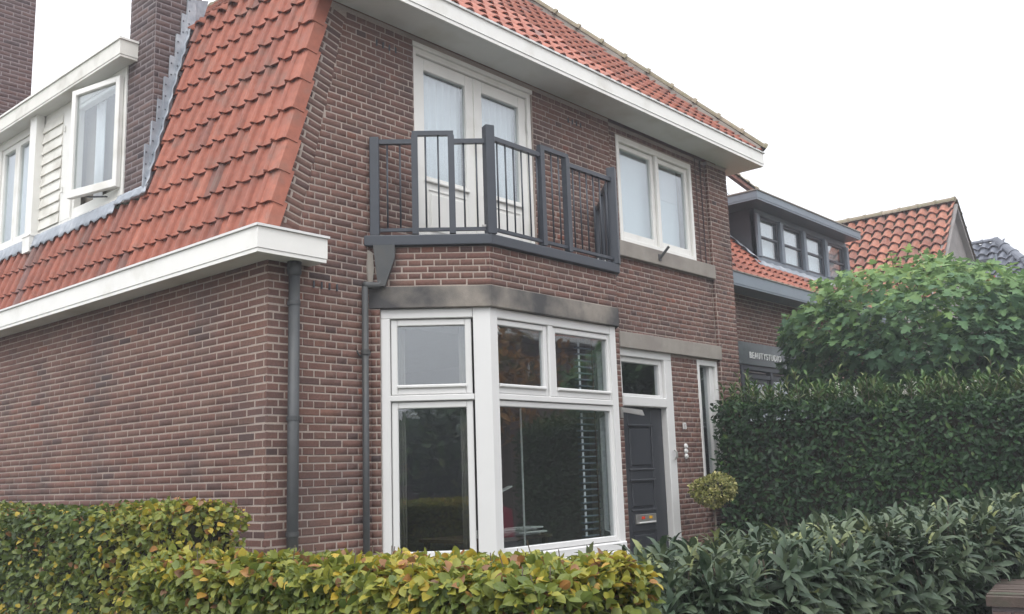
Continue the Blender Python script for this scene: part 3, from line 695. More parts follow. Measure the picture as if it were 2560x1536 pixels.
mb = MB(); mb.box((EX0, EY-.018, WT+.18), (EX1+.018, EY+.06, WT+.2)); mb.box((EX1-.06, EY+.06, WT+.18), (EX1+.018, 6, WT+.2)); mb.obj('capping', 'white_clean', gu2)
mb = MB(); mb.box((EX0, EY+.06, WT+.1), (EX1-.06, .0, WT+.11)); mb.obj('gutter_floor', 'lead', gu2)

# ---- steep side roof
roof = group_part('roof', house, 'steep orange tiled side slope')
Ssl = np.array([math.cos(sa), 0, math.sin(sa)]); Nsl = np.array([-math.sin(sa), 0, math.cos(sa)])
Osl = np.array([-.005, 0.10, 3.545]) ; TW, TE = .198, .2815
TVs, TFs = tile_template(TW, TE)
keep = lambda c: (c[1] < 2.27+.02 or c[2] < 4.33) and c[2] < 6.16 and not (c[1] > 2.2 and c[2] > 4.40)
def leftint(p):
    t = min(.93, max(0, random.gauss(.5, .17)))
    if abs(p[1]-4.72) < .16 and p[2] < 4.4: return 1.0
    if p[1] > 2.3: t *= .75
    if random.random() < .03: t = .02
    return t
TVm = TVs.copy()
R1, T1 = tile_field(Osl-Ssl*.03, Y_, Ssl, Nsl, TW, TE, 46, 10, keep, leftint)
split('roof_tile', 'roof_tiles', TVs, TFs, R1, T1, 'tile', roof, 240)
# battens / underlay of the slope, verge tiles
mb = MB(); p0, p1 = Osl-Ssl*.05, Osl+Ssl*2.74
def slab(mb, A, B, y0, y1, n0, n1, N): mb.hull([A+Y_*y0+N*n0, B+Y_*y0+N*n0, B+Y_*y1+N*n0, A+Y_*y1+N*n0], [A+Y_*y0+N*n1, B+Y_*y0+N*n1, B+Y_*y1+N*n1, A+Y_*y1+N*n1])
slab(mb, p0, p1, -.10, 2.3, -.06, -.004, Nsl); slab(mb, p0, Osl+Ssl*.9, 2.3, 9, -.06, -.004, Nsl); mb.obj('underlay', 'twig', roof)
def verge_tile():
    # broad verge tile: roll on the field side, rounded shoulder, flange down the gable
    pr = [(.16, .012), (.145, .03), (.125, .036), (.105, .03), (.08, .02), (.02, .024), (-.012, .022), (-.030, .008), (-.042, -.10)]
    t = .013; vs = []; n = len(pr)
    for v, up in ((-.035, .036), (TE, .002)):
        vs += [(u-(.004 if v < 0 and i > 5 else 0), v, h+up) for i, (u, h) in enumerate(pr)]; vs += [(u+(.012 if i > 5 else 0), v, h+up-(t if i < 7 else 0)) for i, (u, h) in enumerate(pr)]
    fs = []
    for i in range(n-1):
        fs.append((i+1, i, 2*n+i, 2*n+i+1)); fs.append((i, i+1, n+i+1, n+i)); fs.append((n+i, n+i+1, 3*n+i+1, 3*n+i))
    return np.array(vs), fs
VV, VF = verge_tile(); R2 = []; T2 = []
for r in range(10):
    A = np.zeros((3, 4)); A[:, 0] = Y_; A[:, 1] = Ssl; A[:, 2] = Nsl; A[:, 3] = Osl-Ssl*.03-Y_*.095+Ssl*r*TE; R2.append(A); T2.append(random.uniform(.55, .85))
singles('verge_tile', VV, VF, R2, T2, 'tile', roof)
# ---- upper roofs: front slope (45 degrees) and side slope, hips and ridge
roof2 = group_part('roof', house, 'upper orange roof with beige hip tiles')
ZB = 5.87; r2 = 1/math.sqrt(2)
Of = np.array([.3, EY+.03, ZB]); Sf = np.array([0, r2, r2]); Nf = np.array([0, -r2, r2])
hipR = lambda y: 7.70-(y+.435); hipL = lambda y: (y+.75)/1.0
APY = 3.4
keepf = lambda c: c[0] < hipR(c[1])-.02 and c[0] > hipL(c[1])+.02 and c[1] < APY
TV2, TF2 = tile_template(.198, .285, 'wave', lift=.036)
TV2w = TV2.copy()
R3, T3 = tile_field(Of, X_, Sf, Nf, .198, .285, 38, 22, keepf, lambda p: random.uniform(.35, .95) if random.random() > .03 else .1)
split('roof_tile', 'roof_tiles', TV2, TF2, R3, T3, 'tile', roof2, 60)
mb = MB(); mb.add([(.32, EY+.08, ZB+.01), (7.62, EY+.08, ZB+.01), (4.2, 3.3, 9.66), (3.9, 3.3, 9.66)], [(0, 1, 2, 3)])
mb.add([(.615, -.13, 6.17), (.615, 9, 6.17), (4.1, 9, 9.74), (4.1, 3.4, 9.74)], [(3, 2, 1, 0)])
mb.add([(7.65, EY+.1, ZB+.01), (7.65, 9, ZB+.01), (4.15, 9, 9.7), (4.15, 3.4, 9.7)], [(0, 1, 2, 3)]); o = mb.obj('underlay', 'tile_old', roof2); so = o.modifiers.new('t', 'SOLIDIFY'); so.thickness = .03
# side upper slope tiles, seen edge on
Os = np.array([.585, -.1, 6.165]); Su = np.array([r2, 0, r2*1.02]); Su /= np.linalg.norm(Su); Nu = np.array([-Su[2], 0, Su[0]])
R4, T4 = tile_field(Os, Y_, Su, Nu, .198, .285, 34, 17, lambda c: c[1] > c[0]-.75 and not (2.2 < c[1] < 2.85 and c[0] < .8), lambda p: random.uniform(.3, .9))
baked('roof_tiles', TV2, TF2, R4, T4, 'tile', roof2)
hA, hB = (7.74, -.44, ZB+.06), (4.15, 3.1, ZB+.06+3.54)
for m in ridge_tiles(MB(), hA, hB, .10, 16, Z_, .024): m.obj('hip_tile', 'ridge', roof2, smooth=False)
for m in ridge_tiles(MB(), (.66, -.12, 6.2), (4.1, 3.38, 9.76), .10, 15, Z_, .014): m.obj('hip_tile', 'ridge', roof2)
for m in ridge_tiles(MB(), (4.12, 3.35, 9.76), (4.12, 9, 9.76), .105, 18, Z_, .014): m.obj('ridge_tile', 'ridge', roof2)
# mortar line under hip
mb = MB(); mb.bar((7.62, -.40, ZB+.03), (4.15, 3.1, ZB+3.55), .12, .07); mb.obj('hip_mortar', 'stone_clean', roof2)

# ---- chimney on the side slope
ch = group_part('chimney', house, 'tall dark brick chimney rising beside the dormer')
CX0, CX1, CY0, CY1, CZ = .20, .70, 2.27, 2.79, 8.6
mb = MB(); mb.box((CX0, CY0, 3.9), (CX1, CY1, CZ)); mb.obj('shaft', 'mortar_dark', ch)
Rc, Tc = [], []
for L, w, ph in ((LF((CX0, CY0, 0), X_, -Y_), CX1-CX0, 0), (LF((CX0, CY0, 0), Y_, -X_), CY1-CY0, .11)):
    R_, T_ = bricks(L, 0, w, 4.2, CZ, [], bond='stretcher', phase=ph, jt=.007); Rc += R_; Tc += T_
baked('brickwork', BTV, BTF, Rc, Tc, 'brick_dark', ch)
# stepped lead flashing on the chimney face
for i in range(8):
    z0 = 4.40+i*.245; xr = (z0-3.57)/SL+.02
    mb = MB(); w0, w1 = xr-.105, xr-.012; z1 = z0+.45; f0 = CY0-.028-.010*(i % 2)
    mb.hull([(w0, CY0-.012, z0+.02), (w1, CY0-.012, z0), (w1+.012, CY0-.012, z1-.01), (w0+.012, CY0-.012, z1)], [(w0, f0, z0+.02), (w1, f0, z0), (w1+.012, f0, z1-.01), (w0+.012, f0, z1)])
    MB().hull([(w1-.02, CY0-.01, z0-.06), (w1+.045, CY0-.01, z0), (w1+.16, CY0-.01, z1), (w1-.01, CY0-.01, z1-.05)], [(w1-.02, CY0-.016, z0-.06), (w1+.045, CY0-.016, z0), (w1+.16, CY0-.016, z1), (w1-.01, CY0-.016, z1-.05)]).obj('lead_soaker', 'lead', ch)
    mb.obj('lead_step', 'lead', ch)
    mb = MB()
    for q in (.1, .24, .36): mb.box((w0+.018, f0-.006, z0+q), (w0+.030, f0+.001, z0+q+.012))
    mb.obj('nail', 'grey_dark', ch)
def wavy_strip(parent, A, B, wdir, wid, N, n, amp, name, seed=0, m='lead', scal=None):
    """dressed lead strip from A to B with a crumpled surface"""
    A, B = np.array(A, float), np.array(B, float); rr = random.Random(seed); k = n; rows = 5; vs = []
    for i in range(k+1):
        t = i/k
        for j in range(rows):
            s_ = j/(rows-1); e = (scal(t)*.02 if (scal and j == rows-1) else 0)+rr.uniform(-.004, .004)
            vs.append(A+(B-A)*t+wdir*(wid*s_+e)+N*(amp*(.5+.5*math.sin(t*k*1.05+s_*1.3))*(s_)+rr.uniform(0, amp*.35)))
    fs = [(i*rows+j, i*rows+j+1, (i+1)*rows+j+1, (i+1)*rows+j) for i in range(k) for j in range(rows-1)]
    mb = MB(); mb.add(vs, fs); o = mb.obj(name, m, parent, smooth=True); so = o.modifiers.new('t', 'SOLIDIFY'); so.thickness = .004
    return o
P0 = Osl+Ssl*((4.40-3.545)/math.sin(sa)); P1 = Osl+Ssl*((6.14-3.545)/math.sin(sa))
wavy_strip(ch, P0+Y_*2.165+Nsl*.065, P1+Y_*2.165+Nsl*.065, -Y_, .075, Nsl, 60, .014, 'lead_apron', 3)
mb = MB(); mb.tube([(.64, 2.25, 6.23), (.66, 2.12, 6.25), (.62, 1.98, 6.235), (.64, 1.9, 6.22)], [.03, .035, .028, .02], 8); mb.obj('lead_apron', 'lead', ch, smooth=True)
wavy_strip(ch, np.array([.215, 2.80, 4.43])+Nsl*.075, np.array([.215, 2.19, 4.43])+Nsl*.075, -Ssl, .10, Nsl, 20, .02, 'lead_apron', 4)

# ---- dormer
dm = group_part('dormer', house, 'long cream painted dormer with an open casement')
DX = .19; DL = LF((DX, 0, 0), Y_, -X_)     # u=Y, outward -X
mb = MB()
mb.lbox(DL, 2.80, 9, -.02, .012, 4.40, 4.475, .008)                 # sill board
mb.lbox(DL, 2.80, 9, -.12, .0, 5.745, 5.84)                         # head
mb.lbox(DL, 2.80, 2.90, -.08, .008, 4.475, 5.745, .006)             # right post
mb.lbox(DL, 3.98, 4.23, -.08, .008, 4.475, 5.745, .006); mb.lbox(DL, 4.98, 5.07, -.08, .008, 4.475, 5.745, .006)
mb.lbox(DL, 5.98, 6.08, -.08, .008, 4.475, 5.745, .006); mb.lbox(DL, 6.9, 7.0, -.08, .008, 4.475, 5.745, .006)
mb.obj('frame', 'white', dm)
n = 10
for i in range(n):
    z0 = 4.48+i*.127
    m = MB(); O, U, N = DL
    P = lambda u, q, zz: O+U*u+N*q+Z_*zz
    m.hull([P(4.231, -.03, z0), P(4.231, .026, z0), P(4.231, .006, min(z0+.132, 5.743)), P(4.231, -.03, min(z0+.132, 5.743))], [P(4.979, -.03, z0), P(4.979, .026, z0), P(4.979, .006, min(z0+.132, 5.743)), P(4.979, -.03, min(z0+.132, 5.743))])
    m.obj('siding_board', 'siding', dm)
# roof of the dormer
mb = MB(); FXd = .01; DZ0, DZ1 = 5.842, 6.03
mb.box((FXd+.015, 2.615, DZ0), (.45, 9, DZ0+.012)); mb.obj('soffit', 'soffit', dm)
mb = MB(); mb.box((FXd, 2.60, DZ0-.004+.02), (FXd+.018, 9, DZ1-.02)); mb.box((FXd+.018, 2.60, DZ0+.016), (.24, 2.618, DZ1-.02)); mb.box((FXd+.005, 2.605, DZ0-.01), (FXd+.018, 9, DZ0+.013)); mb.box((FXd+.018, 2.605, DZ0-.01), (.24, 2.618, DZ0+.013))
mb.obj('fascia', 'siding', dm)
mb = MB(); mb.box((FXd-.015, 2.585, DZ1-.018), (FXd+.06, 9, DZ1+.004)); mb.box((FXd+.06, 2.585, DZ1-.018), (.25, 2.65, DZ1+.004)); mb.obj('capping', 'white', dm)
mb = MB(); mb.box((FXd+.06, 2.65, DZ1-.06), (2.2, 9, DZ1-.03)); mb.obj('flat_roof', 'grey_dark', dm)
# sashes: window 2 (closed) with two lights, window 1 open outward
for a, b in ((5.075, 5.52), (5.53, 5.975), (6.085, 6.89), (7.01, 7.8)):
    sash(dm, DL, a, b, 4.48, 5.74, .06, -.012, .07, drip=False, m='white')
MB().lbox(DL, 5.0, 7.85, -.16, -.15, 4.45, 5.78).obj('roller_blind', 'blind', dm)
th = math.radians(11.5); hp_ = np.array([DX-.035, 2.83, 0]); Us = np.array([-math.sin(th), math.cos(th), 0]); Ns = np.array([-math.cos(th), -math.sin(th), 0])
DS = (hp_, Us, Ns); sash(dm, DS, .0, .76, 4.56, 5.735, .062, .03, .085, name='open_sash', drip=False, m='white')
mb = MB(); frame_rect(mb, DL, 2.905, 3.975, 4.48, 5.74, .04, -.09, -.012, wb=.10); mb.obj('frame', 'white', dm)
mb = MB(); mb.bar((DX-.02, 3.1, 4.52), (DX-.1, 3.35, 4.555), .03, .012); mb.obj('window_stay', 'grey_dark', dm)
MB().lbox(DL, 2.95, 4.05, -.2, -.19, 4.45, 5.78).obj('roller_blind', 'blind', dm)
curtain(dm, DL, 3.45, 3.65, 4.5, 5.7, -.10, 2, .01)
mb = MB()
for zz in (4.78, 5.45): mb.tube([(DX-.022, 2.905, zz), (DX-.022, 2.905, zz+.1)], .01, 8)
for zz in (4.8, 5.5): mb.tube([(DX-.02, 4.17, zz), (DX-.02, 4.17, zz+.07)], .009, 8)
mb.obj('hinge', 'white', dm)
mb = MB(); mb.box((DX-.10, 4.73, 4.43), (DX-.012, 4.90, 5.84)); mb.obj('rainwater_pipe', 'white', dm)
mb = MB(); mb.box((DX-.115, 4.72, 4.23), (DX-.0, 4.905, 4.425)); mb.box((DX-.122, 4.712, 4.41), (DX-.0, 4.912, 4.428)); mb.obj('rainwater_pipe', 'white', dm)
MB().box((.35, 2.8, 4.3), (.42, 9, 5.8)).obj('room', 'room', dm)
wavy_strip(dm, np.array([.205, 9, 4.40])+Nsl*.072, np.array([.205, 2.80, 4.40])+Nsl*.072, -Ssl, .16, Nsl, 310, .016, 'lead_apron', 5, scal=lambda t: math.sin(t*31*2*math.pi))

# ---- balcony railing
rail = group_part('balcony_railing', house, 'blue grey steel balcony railing with raised middle sections')
rl = lambda u: BF[0][0][0]+BF[0][0][1]*u+BF[0][0][2]*.006
def post(x, y, z0, z1, w=.062, ang=0):
    m = MB(); c, s_ = math.cos(ang), math.sin(ang)
    P = [(x+c*a*w/2-s_*b*w/2, y+s_*a*w/2+c*b*w/2) for a, b in ((-1, -1), (1, -1), (1, 1), (-1, 1))]
    m.prism(P, z0, z1); o = m.obj('post', 'grey', rail); bv = o.modifiers.new('e', 'BEVEL'); bv.width = .004; return o
def rsec(P, Q, bottoms, n_bal, top, raised=None):
    """rail bay between P and Q; raised=(t0,t1,ztop)"""
    P, Q = np.array([*P, 0.]), np.array([*Q, 0.]); d = Q-P; ln = np.linalg.norm(d); D = d/ln
    at = lambda t, zz: P+d*t+Z_*zz
    m = MB(); t0, t1, zt = raised
    MB().bar(at(0, 3.70), at(1, 3.70), .03, .028).obj('bottom_rail', 'grey', rail)
    MB().bar(at(0, top), at(t0, top), .045, .04).obj('top_rail', 'grey', rail); MB().bar(at(t1, top), at(1, top), .045, .04).obj('top_rail', 'grey', rail)
    MB().bar(at(t0, zt)-D*.022, at(t1, zt)+D*.022, .045, .04).obj('top_rail', 'grey', rail)
    for t in (t0, t1): MB().bar(at(t, 3.66), at(t, zt-.021), .06, .055, up=D).obj('upright', 'grey', rail)
    k = n_bal
    for i in range(1, k):
        t = i/k
        if abs(t-t0)*ln < .035 or abs(t-t1)*ln < .035: continue
        z1 = zt-.02 if t0 < t < t1 else top-.02
        MB().tube([at(t, 3.70), at(t, z1)], .0078, 8).obj('baluster', 'grey', rail, smooth=True)
ang = math.pi/4
A0 = (1.045, -.034); A1 = (1.748, -.737); B1 = (3.592, -.737); C1 = (4.27, -.05)
post(*A0, 3.648, 4.53, .08, -ang); post(*A1, 3.648, 4.63, .085, -ang/2); post(*B1, 3.648, 4.655, .085, ang/2); post(*C1, 3.648, 4.53, .065, ang)
rsec(A0, A1, None, 9, 4.49, (.35, .67, 4.565)); rsec(A1, B1, None, 17, 4.525, (.385, .59, 4.605)); rsec(B1, C1, None, 9, 4.49, (.33, .65, 4.565))
mb = MB()
for q in ((1.69, -.70, 3.722), (1.705, -.715, 3.722), (3.42, -.73, 3.66), (3.3, -.73, 3.66)): mb.tube([(q[0], q[1], q[2]-.008), (q[0], q[1], q[2]+.01)], .009, 8)
mb.obj('bolt', 'metal', rail)
mb = MB(); P = bayoutline(.01); mb.prism(P[0:1]+P[1:4], 3.648, 3.655); mb.obj('balcony_deck', 'grey_dark', house)

# ================================================================== INTERIOR THINGS
t = thing('table', 'dark table standing just inside the bay window', 'table', (2.35, .1, .6))
MB().box((1.95, -.3, 1.02), (2.95, .45, 1.05)).obj('table_top', 'timber', t)
for x in (2.0, 2.9):
    for y in (-.25, .4): MB().box((x-.02, y-.02, .6), (x+.02, y+.02, 1.02)).obj('leg', 'timber', t)
for i in range(2):
    mb = MB()
    for q in range(4):
        a = random.uniform(-.1, .1); mb.bar((2.1+i*.4+a*.2, -.22, 1.06+q*.018+.005), (2.4+i*.4, -.2+a, 1.06+q*.018+.005), .2, .014)
    tag(mb.obj('paper_stack', 'paper'), ('left', 'right')[i]+' hand stack of pale papers on the table inside the bay window', 'papers')
mb = MB(); mb.bar((2.0, -.3, 1.38), (2.36, -.32, 1.5), .05, .012); mb.bar((2.2, -.28, 1.05), (2.2, -.3, 1.42), .02, .02); tag(mb.obj('music_stand', 'paper'), 'pale tilted board on a thin stand behind the bay glass', 'stand')

# ================================================================== HOUSE BEHIND (far left chimney)
rh = thing('rear_house', 'next house behind the dormer, only its big dark brick chimney rising at the left edge', 'house', (1, 9.3, 0))
mb = MB(); mb.box((.02, 9.05, 0), (7.3, 16, 5.4)); mb.obj('wall', 'brick_dark', rh)
mb = MB(); mb.add([(.0, 9.05, 5.4), (7.3, 9.05, 5.4), (7.3, 16, 5.4), (0, 16, 5.4), (3.6, 9.3, 8.2), (3.6, 16, 8.2)], [(0, 1, 4), (1, 2, 5, 4), (2, 3, 5), (3, 0, 4, 5), (0, 3, 2, 1)]); mb.obj('roof', 'tile', rh)
c2 = group_part('chimney', rh, 'broad dark brick chimney at the left edge of the view')
mb = MB(); mb.box((.1, 7.3, 5.0), (1.0, 8.1, 9.8)); mb.obj('shaft', 'mortar_dark', c2)
R_, T_ = bricks(LF((.1, 7.3, 0), X_, -Y_), 0, .9, 5.0, 9.8, [], bond='stretcher', jt=.007); R5, T5 = bricks(LF((.1, 7.3, 0), Y_, -X_), 0, .8, 5.0, 9.8, [], bond='stretcher', phase=.11, jt=.007)
baked('brickwork', BTV, BTF, R_+R5, T_+T5, 'brick_dark', c2)

# ================================================================== NEIGHBOUR (beauty studio)
nb = thing('neighbour_house', 'low brick house with orange roof and wide grey dormer, right of the corner house', 'house', (10.4, .5, 0))
NWY, NG = .5, .12; NX0, NX1 = 7.40, 14.4
NL = LF((0, NWY, 0), X_, -Y_)
hn = [(8.32, 10.6, .9, 3.07)]
w2 = group_part('wall', nb)
mb = MB(); backing(mb, NL, NX0, NX1, 0, 4.12, hn, n0=-.2); mb.box((NX0, NWY+.2, 0), (NX0+.2, 8, 4.1)); mb.box((NX1-.2, NWY+.2, 0), (NX1, 8, 4.1)); mb.obj('mortar', 'mortar', w2)
R_, T_ = bricks(NL, NX0+.004, NX1, 0, 4.12, hn); split('brick', 'brickwork', BTV, BTF, R_, [t*.7+.1 for t in T_], 'brick', w2, 300)
gn = group_part('gutter', nb, 'grey box gutter')
mb = MB(); mb.box((NX0+.005, NG, 4.12), (13.6, NG+.02, 4.285)); mb.box((NX0+.005, NG+.006, 4.095), (13.6, NG+.02, 4.118)); mb.box((NX0+.005, NG+.02, 4.115), (13.6, NWY-.02, 4.13)); mb.obj('fascia', 'grey_light', gn)
mb = MB(); mb.box((NX0+.005, NG-.015, 4.287), (13.6, NG+.05, 4.303)); mb.obj('capping', 'stone_clean', gn)
nr = group_part('roof', nb, 'orange pantile front slope')
On = np.array([NX0+.01, NG+.08, 4.30])
DMX0, DMX1, DMY = 9.50, 13.1, .675
R_, T_ = tile_field(On, X_, Sf, Nf, .198, .2, 35, 9, lambda c: c[0] < 14.35 and (c[0] < 9.4 or c[0] > 13.15 or c[2] < 4.74) and (c[2] < 5.6), lambda p: random.uniform(.3, .95))
TVn, TFn = tile_template(.198, .2, 'wave', lift=.04)
split('roof_tile', 'roof_tiles', TVn, TFn, R_, T_, 'tile', nr, 230)
mb = MB(); mb.hull([(NX0, NG+.1, 4.26), (14.4, NG+.1, 4.26), (14.4, NG+1.4, 5.56), (NX0, NG+1.4, 5.56)], [(NX0, NG+.1, 4.29), (14.4, NG+.1, 4.29), (14.4, NG+1.4, 5.59), (NX0, NG+1.4, 5.59)]); mb.obj('underlay', 'tile_old', nr)
nd = group_part('dormer', nb, 'wide blue grey dormer with four sash windows')
ND = LF((0, DMY, 0), X_, -Y_)
for x in (DMX0, DMX1-.05): MB().box((x, DMY+.001, 4.5), (x+.05, 3, 5.66)).obj('cheek', 'grey_dark', nd)
mb = MB(); ps = [9.50, 10.32, 11.19, 12.07, 13.1]
mb.lbox(ND, DMX0, DMX1, -.08, .0, 5.57, 5.66); mb.lbox(ND, DMX0, DMX1, -.08, .02, 4.74, 4.87, .008)
for p in ps: mb.lbox(ND, min(p, 13.0)-(0 if p == 9.5 else .0), min(p, 13.0)+.1, -.08, .045, 4.87, 5.57, .008)
mb.obj('frame', 'grey_light', nd)
for i in range(4):
    a, b = ps[i]+.1, ps[i+1] if i < 3 else 13.0
    m = MB(); frame_rect(m, ND, a+.002, b-.002, 4.872, 5.568, .05, -.05, -.012); m.lbox(ND, a+.05, b-.05, -.05, -.005, 5.21, 5.245, .004); m.obj('sash', 'grey', nd)
    MB().lbox(ND, a+.05, b-.05, -.035, -.03, 4.92, 5.52).obj('pane', 'glass', nd)
    MB().lbox(ND, a+.02, b-.02, -.13, -.12, 4.9, 5.55).obj('blind', 'blind', nd)
    if i < 2: MB().lbox(ND, a+.08, b-.08, -.10, -.095, 5.22, 5.55).obj('blind', 'curtain', nd, label='short white blind')
mb = MB(); mb.box((9.045, .375, 5.69), (13.08, .395, 5.80)); mb.box((9.045, .395, 5.69), (9.065, 3, 5.80)); mb.box((13.06, .395, 5.69), (13.08, 3, 5.80)); mb.box((9.05, .38, 5.662), (13.07, .395, 5.687)); mb.box((9.05, .395, 5.662), (9.065, 3, 5.687)); mb.obj('fascia', 'grey_light', nd)
mb = MB(); mb.box((9.03, .36, 5.802), (13.1, .44, 5.82)); mb.box((9.03, .44, 5.802), (9.11, 3, 5.82)); mb.obj('capping', 'stone_clean', nd)
mb = MB(); mb.box((9.066, .396, 5.664), (13.058, 3, 5.68)); mb.box((9.066, .45, 5.78), (13.058, 3, 5.795)); mb.obj('soffit', 'grey', nd)
wavy_strip(nd, (9.3, .54, 4.68), (13.2, .54, 4.68), np.array([0, .70, .72])*1.0, .15, Nf, 80, .02, 'lead_apron', 8)
wavy_strip(nd, (9.42, .60, 4.80), (9.42, 1.5, 5.70), -X_, .12, Nf, 30, .02, 'lead_apron', 9)
for i, m in enumerate(ridge_tiles(MB(), (12.62, 2.0, 6.78), (11.2, 2.0, 7.02), .07, 4, Z_, .02)): m.obj('hip_tile', 'ridge', nb)
mb = MB(); mb.bar((12.6, 2.0, 6.70), (11.2, 2.0, 6.94), .08, .07); mb.bar((12.75, 2.0, 6.75), (12.75, 2.0, 5.7), .2, .2, up=(0, 1, 0)); mb.obj('hip_mortar', 'tile_old', nb)
mb = MB(); mb.tube([(8.9, 1.2, 6.22), (9.9, 1.2, 6.0)], .006, 5); mb.tube([(8.9, 1.2, 6.22), (9.4, 1.2, 5.8)], .004, 5); mb.tube([(8.9, 1.2, 6.22), (8.1, 1.2, 6.6)], .006, 5); mb.tube([(9.9, 1.2, 6.0), (9.9, 1.2, 5.79)], .01, 5); mb.obj('aerial_wire', 'pipe', nb)
# shop window under the sign
nwin = group_part('window', nb, 'dark framed shop window below the sign')
NW2 = LF((0, NWY-.03, 0), X_, -Y_)
mb = MB(); frame_rect(mb, NW2, 8.32, 10.6, .9, 3.065, .07, -.08, .0); mb.lbox(NW2, 8.39, 10.53, -.08, -.005, 2.88, 2.94)
for x in (9.22, 9.95): mb.lbox(NW2, x, x+.07, -.08, .002, .97, 2.995)
mb.obj('frame', 'grey_dark', nwin)
mb = MB(); frame_rect(mb, NW2, 8.46, 9.2, 1.0, 2.87, .06, -.06, -.02); mb.obj('sash', 'grey_dark', nwin)
MB().lbox(NW2, 8.39, 10.53, -.05, -.044, .97, 2.88).obj('pane', 'glass', nwin)
MB().lbox(NW2, 8.62, 8.98, -.1, -.09, 1.0, 2.7).obj('blind', 'stone_clean', nwin); MB().lbox(NW2, 9.32, 9.78, -.1, -.09, 1.0, 2.68).obj('blind', 'stone_clean', nwin)
MB().lbox(NW2, 8.36, 10.56, -.5, -.48, .9, 3.06).obj('backing_board', 'grey_dark', nwin)
sg = thing('shop_sign', 'dark green signboard reading BEAUTYSTUDIO in white capitals above the dark shop window', 'sign', (9.2, .48, 3.05))
M['sign'] = mat('sign_panel', (.055, .068, .07), .3, .5, (3, .15), None, (2.5, (.1, .12, .125), .52, .62))
o = MB().box((8.2, .455, 3.075), (10.55, .481, 3.40)).obj('board', 'sign', sg)
text_mesh('BEAUTYSTUDIO', .135, .006, 'lettering', 'letters', sg, front_text_matrix(8.55, .448, 3.17), .80, 0)

# ================================================================== ORANGE GABLE HOUSE
og = thing('gable_house', 'house beyond the maple with a steep faded orange pantile roof and grey gable', 'house', (16, 2, 0))
RXo, RZo, GYo = 16.0, 6.80, -.47; so_ = 1.877/1.532
Sog = np.array([1, 0, so_]); Sog /= np.linalg.norm(Sog); Nog = np.array([-Sog[2], 0, Sog[0]])
zl = 3.6; xl = RXo-(RZo-zl)/so_
ogr = group_part('roof', og)
TVo, TFo = tile_template(.215, .255, 'wave', t=.02, lift=.05)
TVo[:, 2] *= 1.35
nrow = 11; topP = np.array([RXo, GYo-.02, RZo-.03])
Oo = topP-Sog*(nrow*.255)
# field mirrored so that waves run back along +Y
R_, T_ = tile_field(Oo, Y_, Sog, Nog, .215, .255, 26, nrow, lambda c: True, lambda p: random.random())
split('roof_tile', 'roof_tiles', TVo, TFo, R_, T_, 'tile_old', ogr, 300)
mb = MB(); B_ = Oo-Nog*.03; Tt = topP-Nog*.03
mb.hull([B_, B_+Y_*5.5, Tt+Y_*5.5, Tt], [B_+Nog*.025, B_+Y_*5.5+Nog*.025, Tt+Y_*5.5+Nog*.025, Tt+Nog*.025]); mb.obj('underlay', 'twig', ogr)
mb = MB(); Q = np.array([RXo+1.6, GYo-.02, RZo-1.6*1.4]); mb.hull([Tt, Q, Q+Y_*5.5, Tt+Y_*5.5], [Tt+Z_*.06, Q+Z_*.06, Q+Y_*5.5+Z_*.06, Tt+Y_*5.5+Z_*.06]); mb.obj('rear_slope', 'tile_old', ogr)
for m in ridge_tiles(MB(), (RXo, GYo-.05, RZo+.02), (RXo, 5, RZo+.02), .11, 15, Z_, .015): m.obj('ridge_tile', 'ridge', ogr)
for i, m in enumerate(ridge_tiles(MB(), (RXo+1.55, GYo-.03, RZo-2.1), (RXo+.02, GYo-.03, RZo+.02), .06, 8, Z_, .008)): m.obj('verge_tile', 'ridge', ogr)
mb = MB(); w_ = 1.7
mb.hull([(xl+.2, GYo+.05, 0), (RXo+w_, GYo+.05, 0), (RXo+w_, GYo+.05, 4.3), (RXo, GYo+.05, RZo-.08), (xl+.2, GYo+.05, 3.85)], [(xl+.2, GYo+5, 0), (RXo+w_, GYo+5, 0), (RXo+w_, GYo+5, 4.3), (RXo, GYo+5, RZo-.08), (xl+.2, GYo+5, 3.85)]); mb.obj('wall', 'wallgrey', og)
mb = MB(); a = np.array([14.6, GYo+.0, 5.02]); b = np.array([RXo, GYo, RZo-.09]); mb.bar(a, b, .05, .16, up=(0, -1, 0)); mb.bar(b, (RXo+1.55, GYo, RZo-2.2), .05, .12, up=(0, -1, 0)); mb.obj('barge_board', 'wallgrey', og)

# ================================================================== DARK ROOF HOUSE
dk = thing('dark_roof_house', 'distant house with a blue black tiled hip roof at the right edge', 'house', (25, 2, 0))
A_ = np.array([23., .58, 7.3]); Sd = np.array([r2, 0, r2]); Nd = np.array([-r2, 0, r2])
TVd, TFd = tile_template(.25, .30, 'wave', t=.02, lift=.05); TVd[:, 2] *= 1.4
nrw = 12; Od = np.array([23., -3.4, 7.3])-Sd*(nrw*.3)
R_, T_ = tile_field(Od, Y_, Sd, Nd, .25, .30, 44, nrw, lambda c: (c[1] > .58-(23-c[0])*1.0) and c[1] < 7.5, lambda p: random.random())
dkr = group_part('roof', dk)
split('roof_tile', 'roof_tiles', TVd, TFd, R_, T_, 'tile_dark', dkr, 300)
mb = MB(); mb.add([(23, .58, 7.27), (23, 8, 7.27), (19.4, 8, 3.67), (19.4, -3.02, 3.67), (26.6, -3.02, 3.67), (26.6, 8, 3.67)], [(0, 1, 2, 3), (0, 3, 4), (0, 4, 5, 1), (1, 5, 2)]); mb.obj('underlay', 'tile_dark', dkr)
for m in ridge_tiles(MB(), (19.6, -2.85, 3.92), (23.02, .56, 7.34), .13, 13, Z_, .02): m.obj('hip_tile', 'tile_dark', dkr)
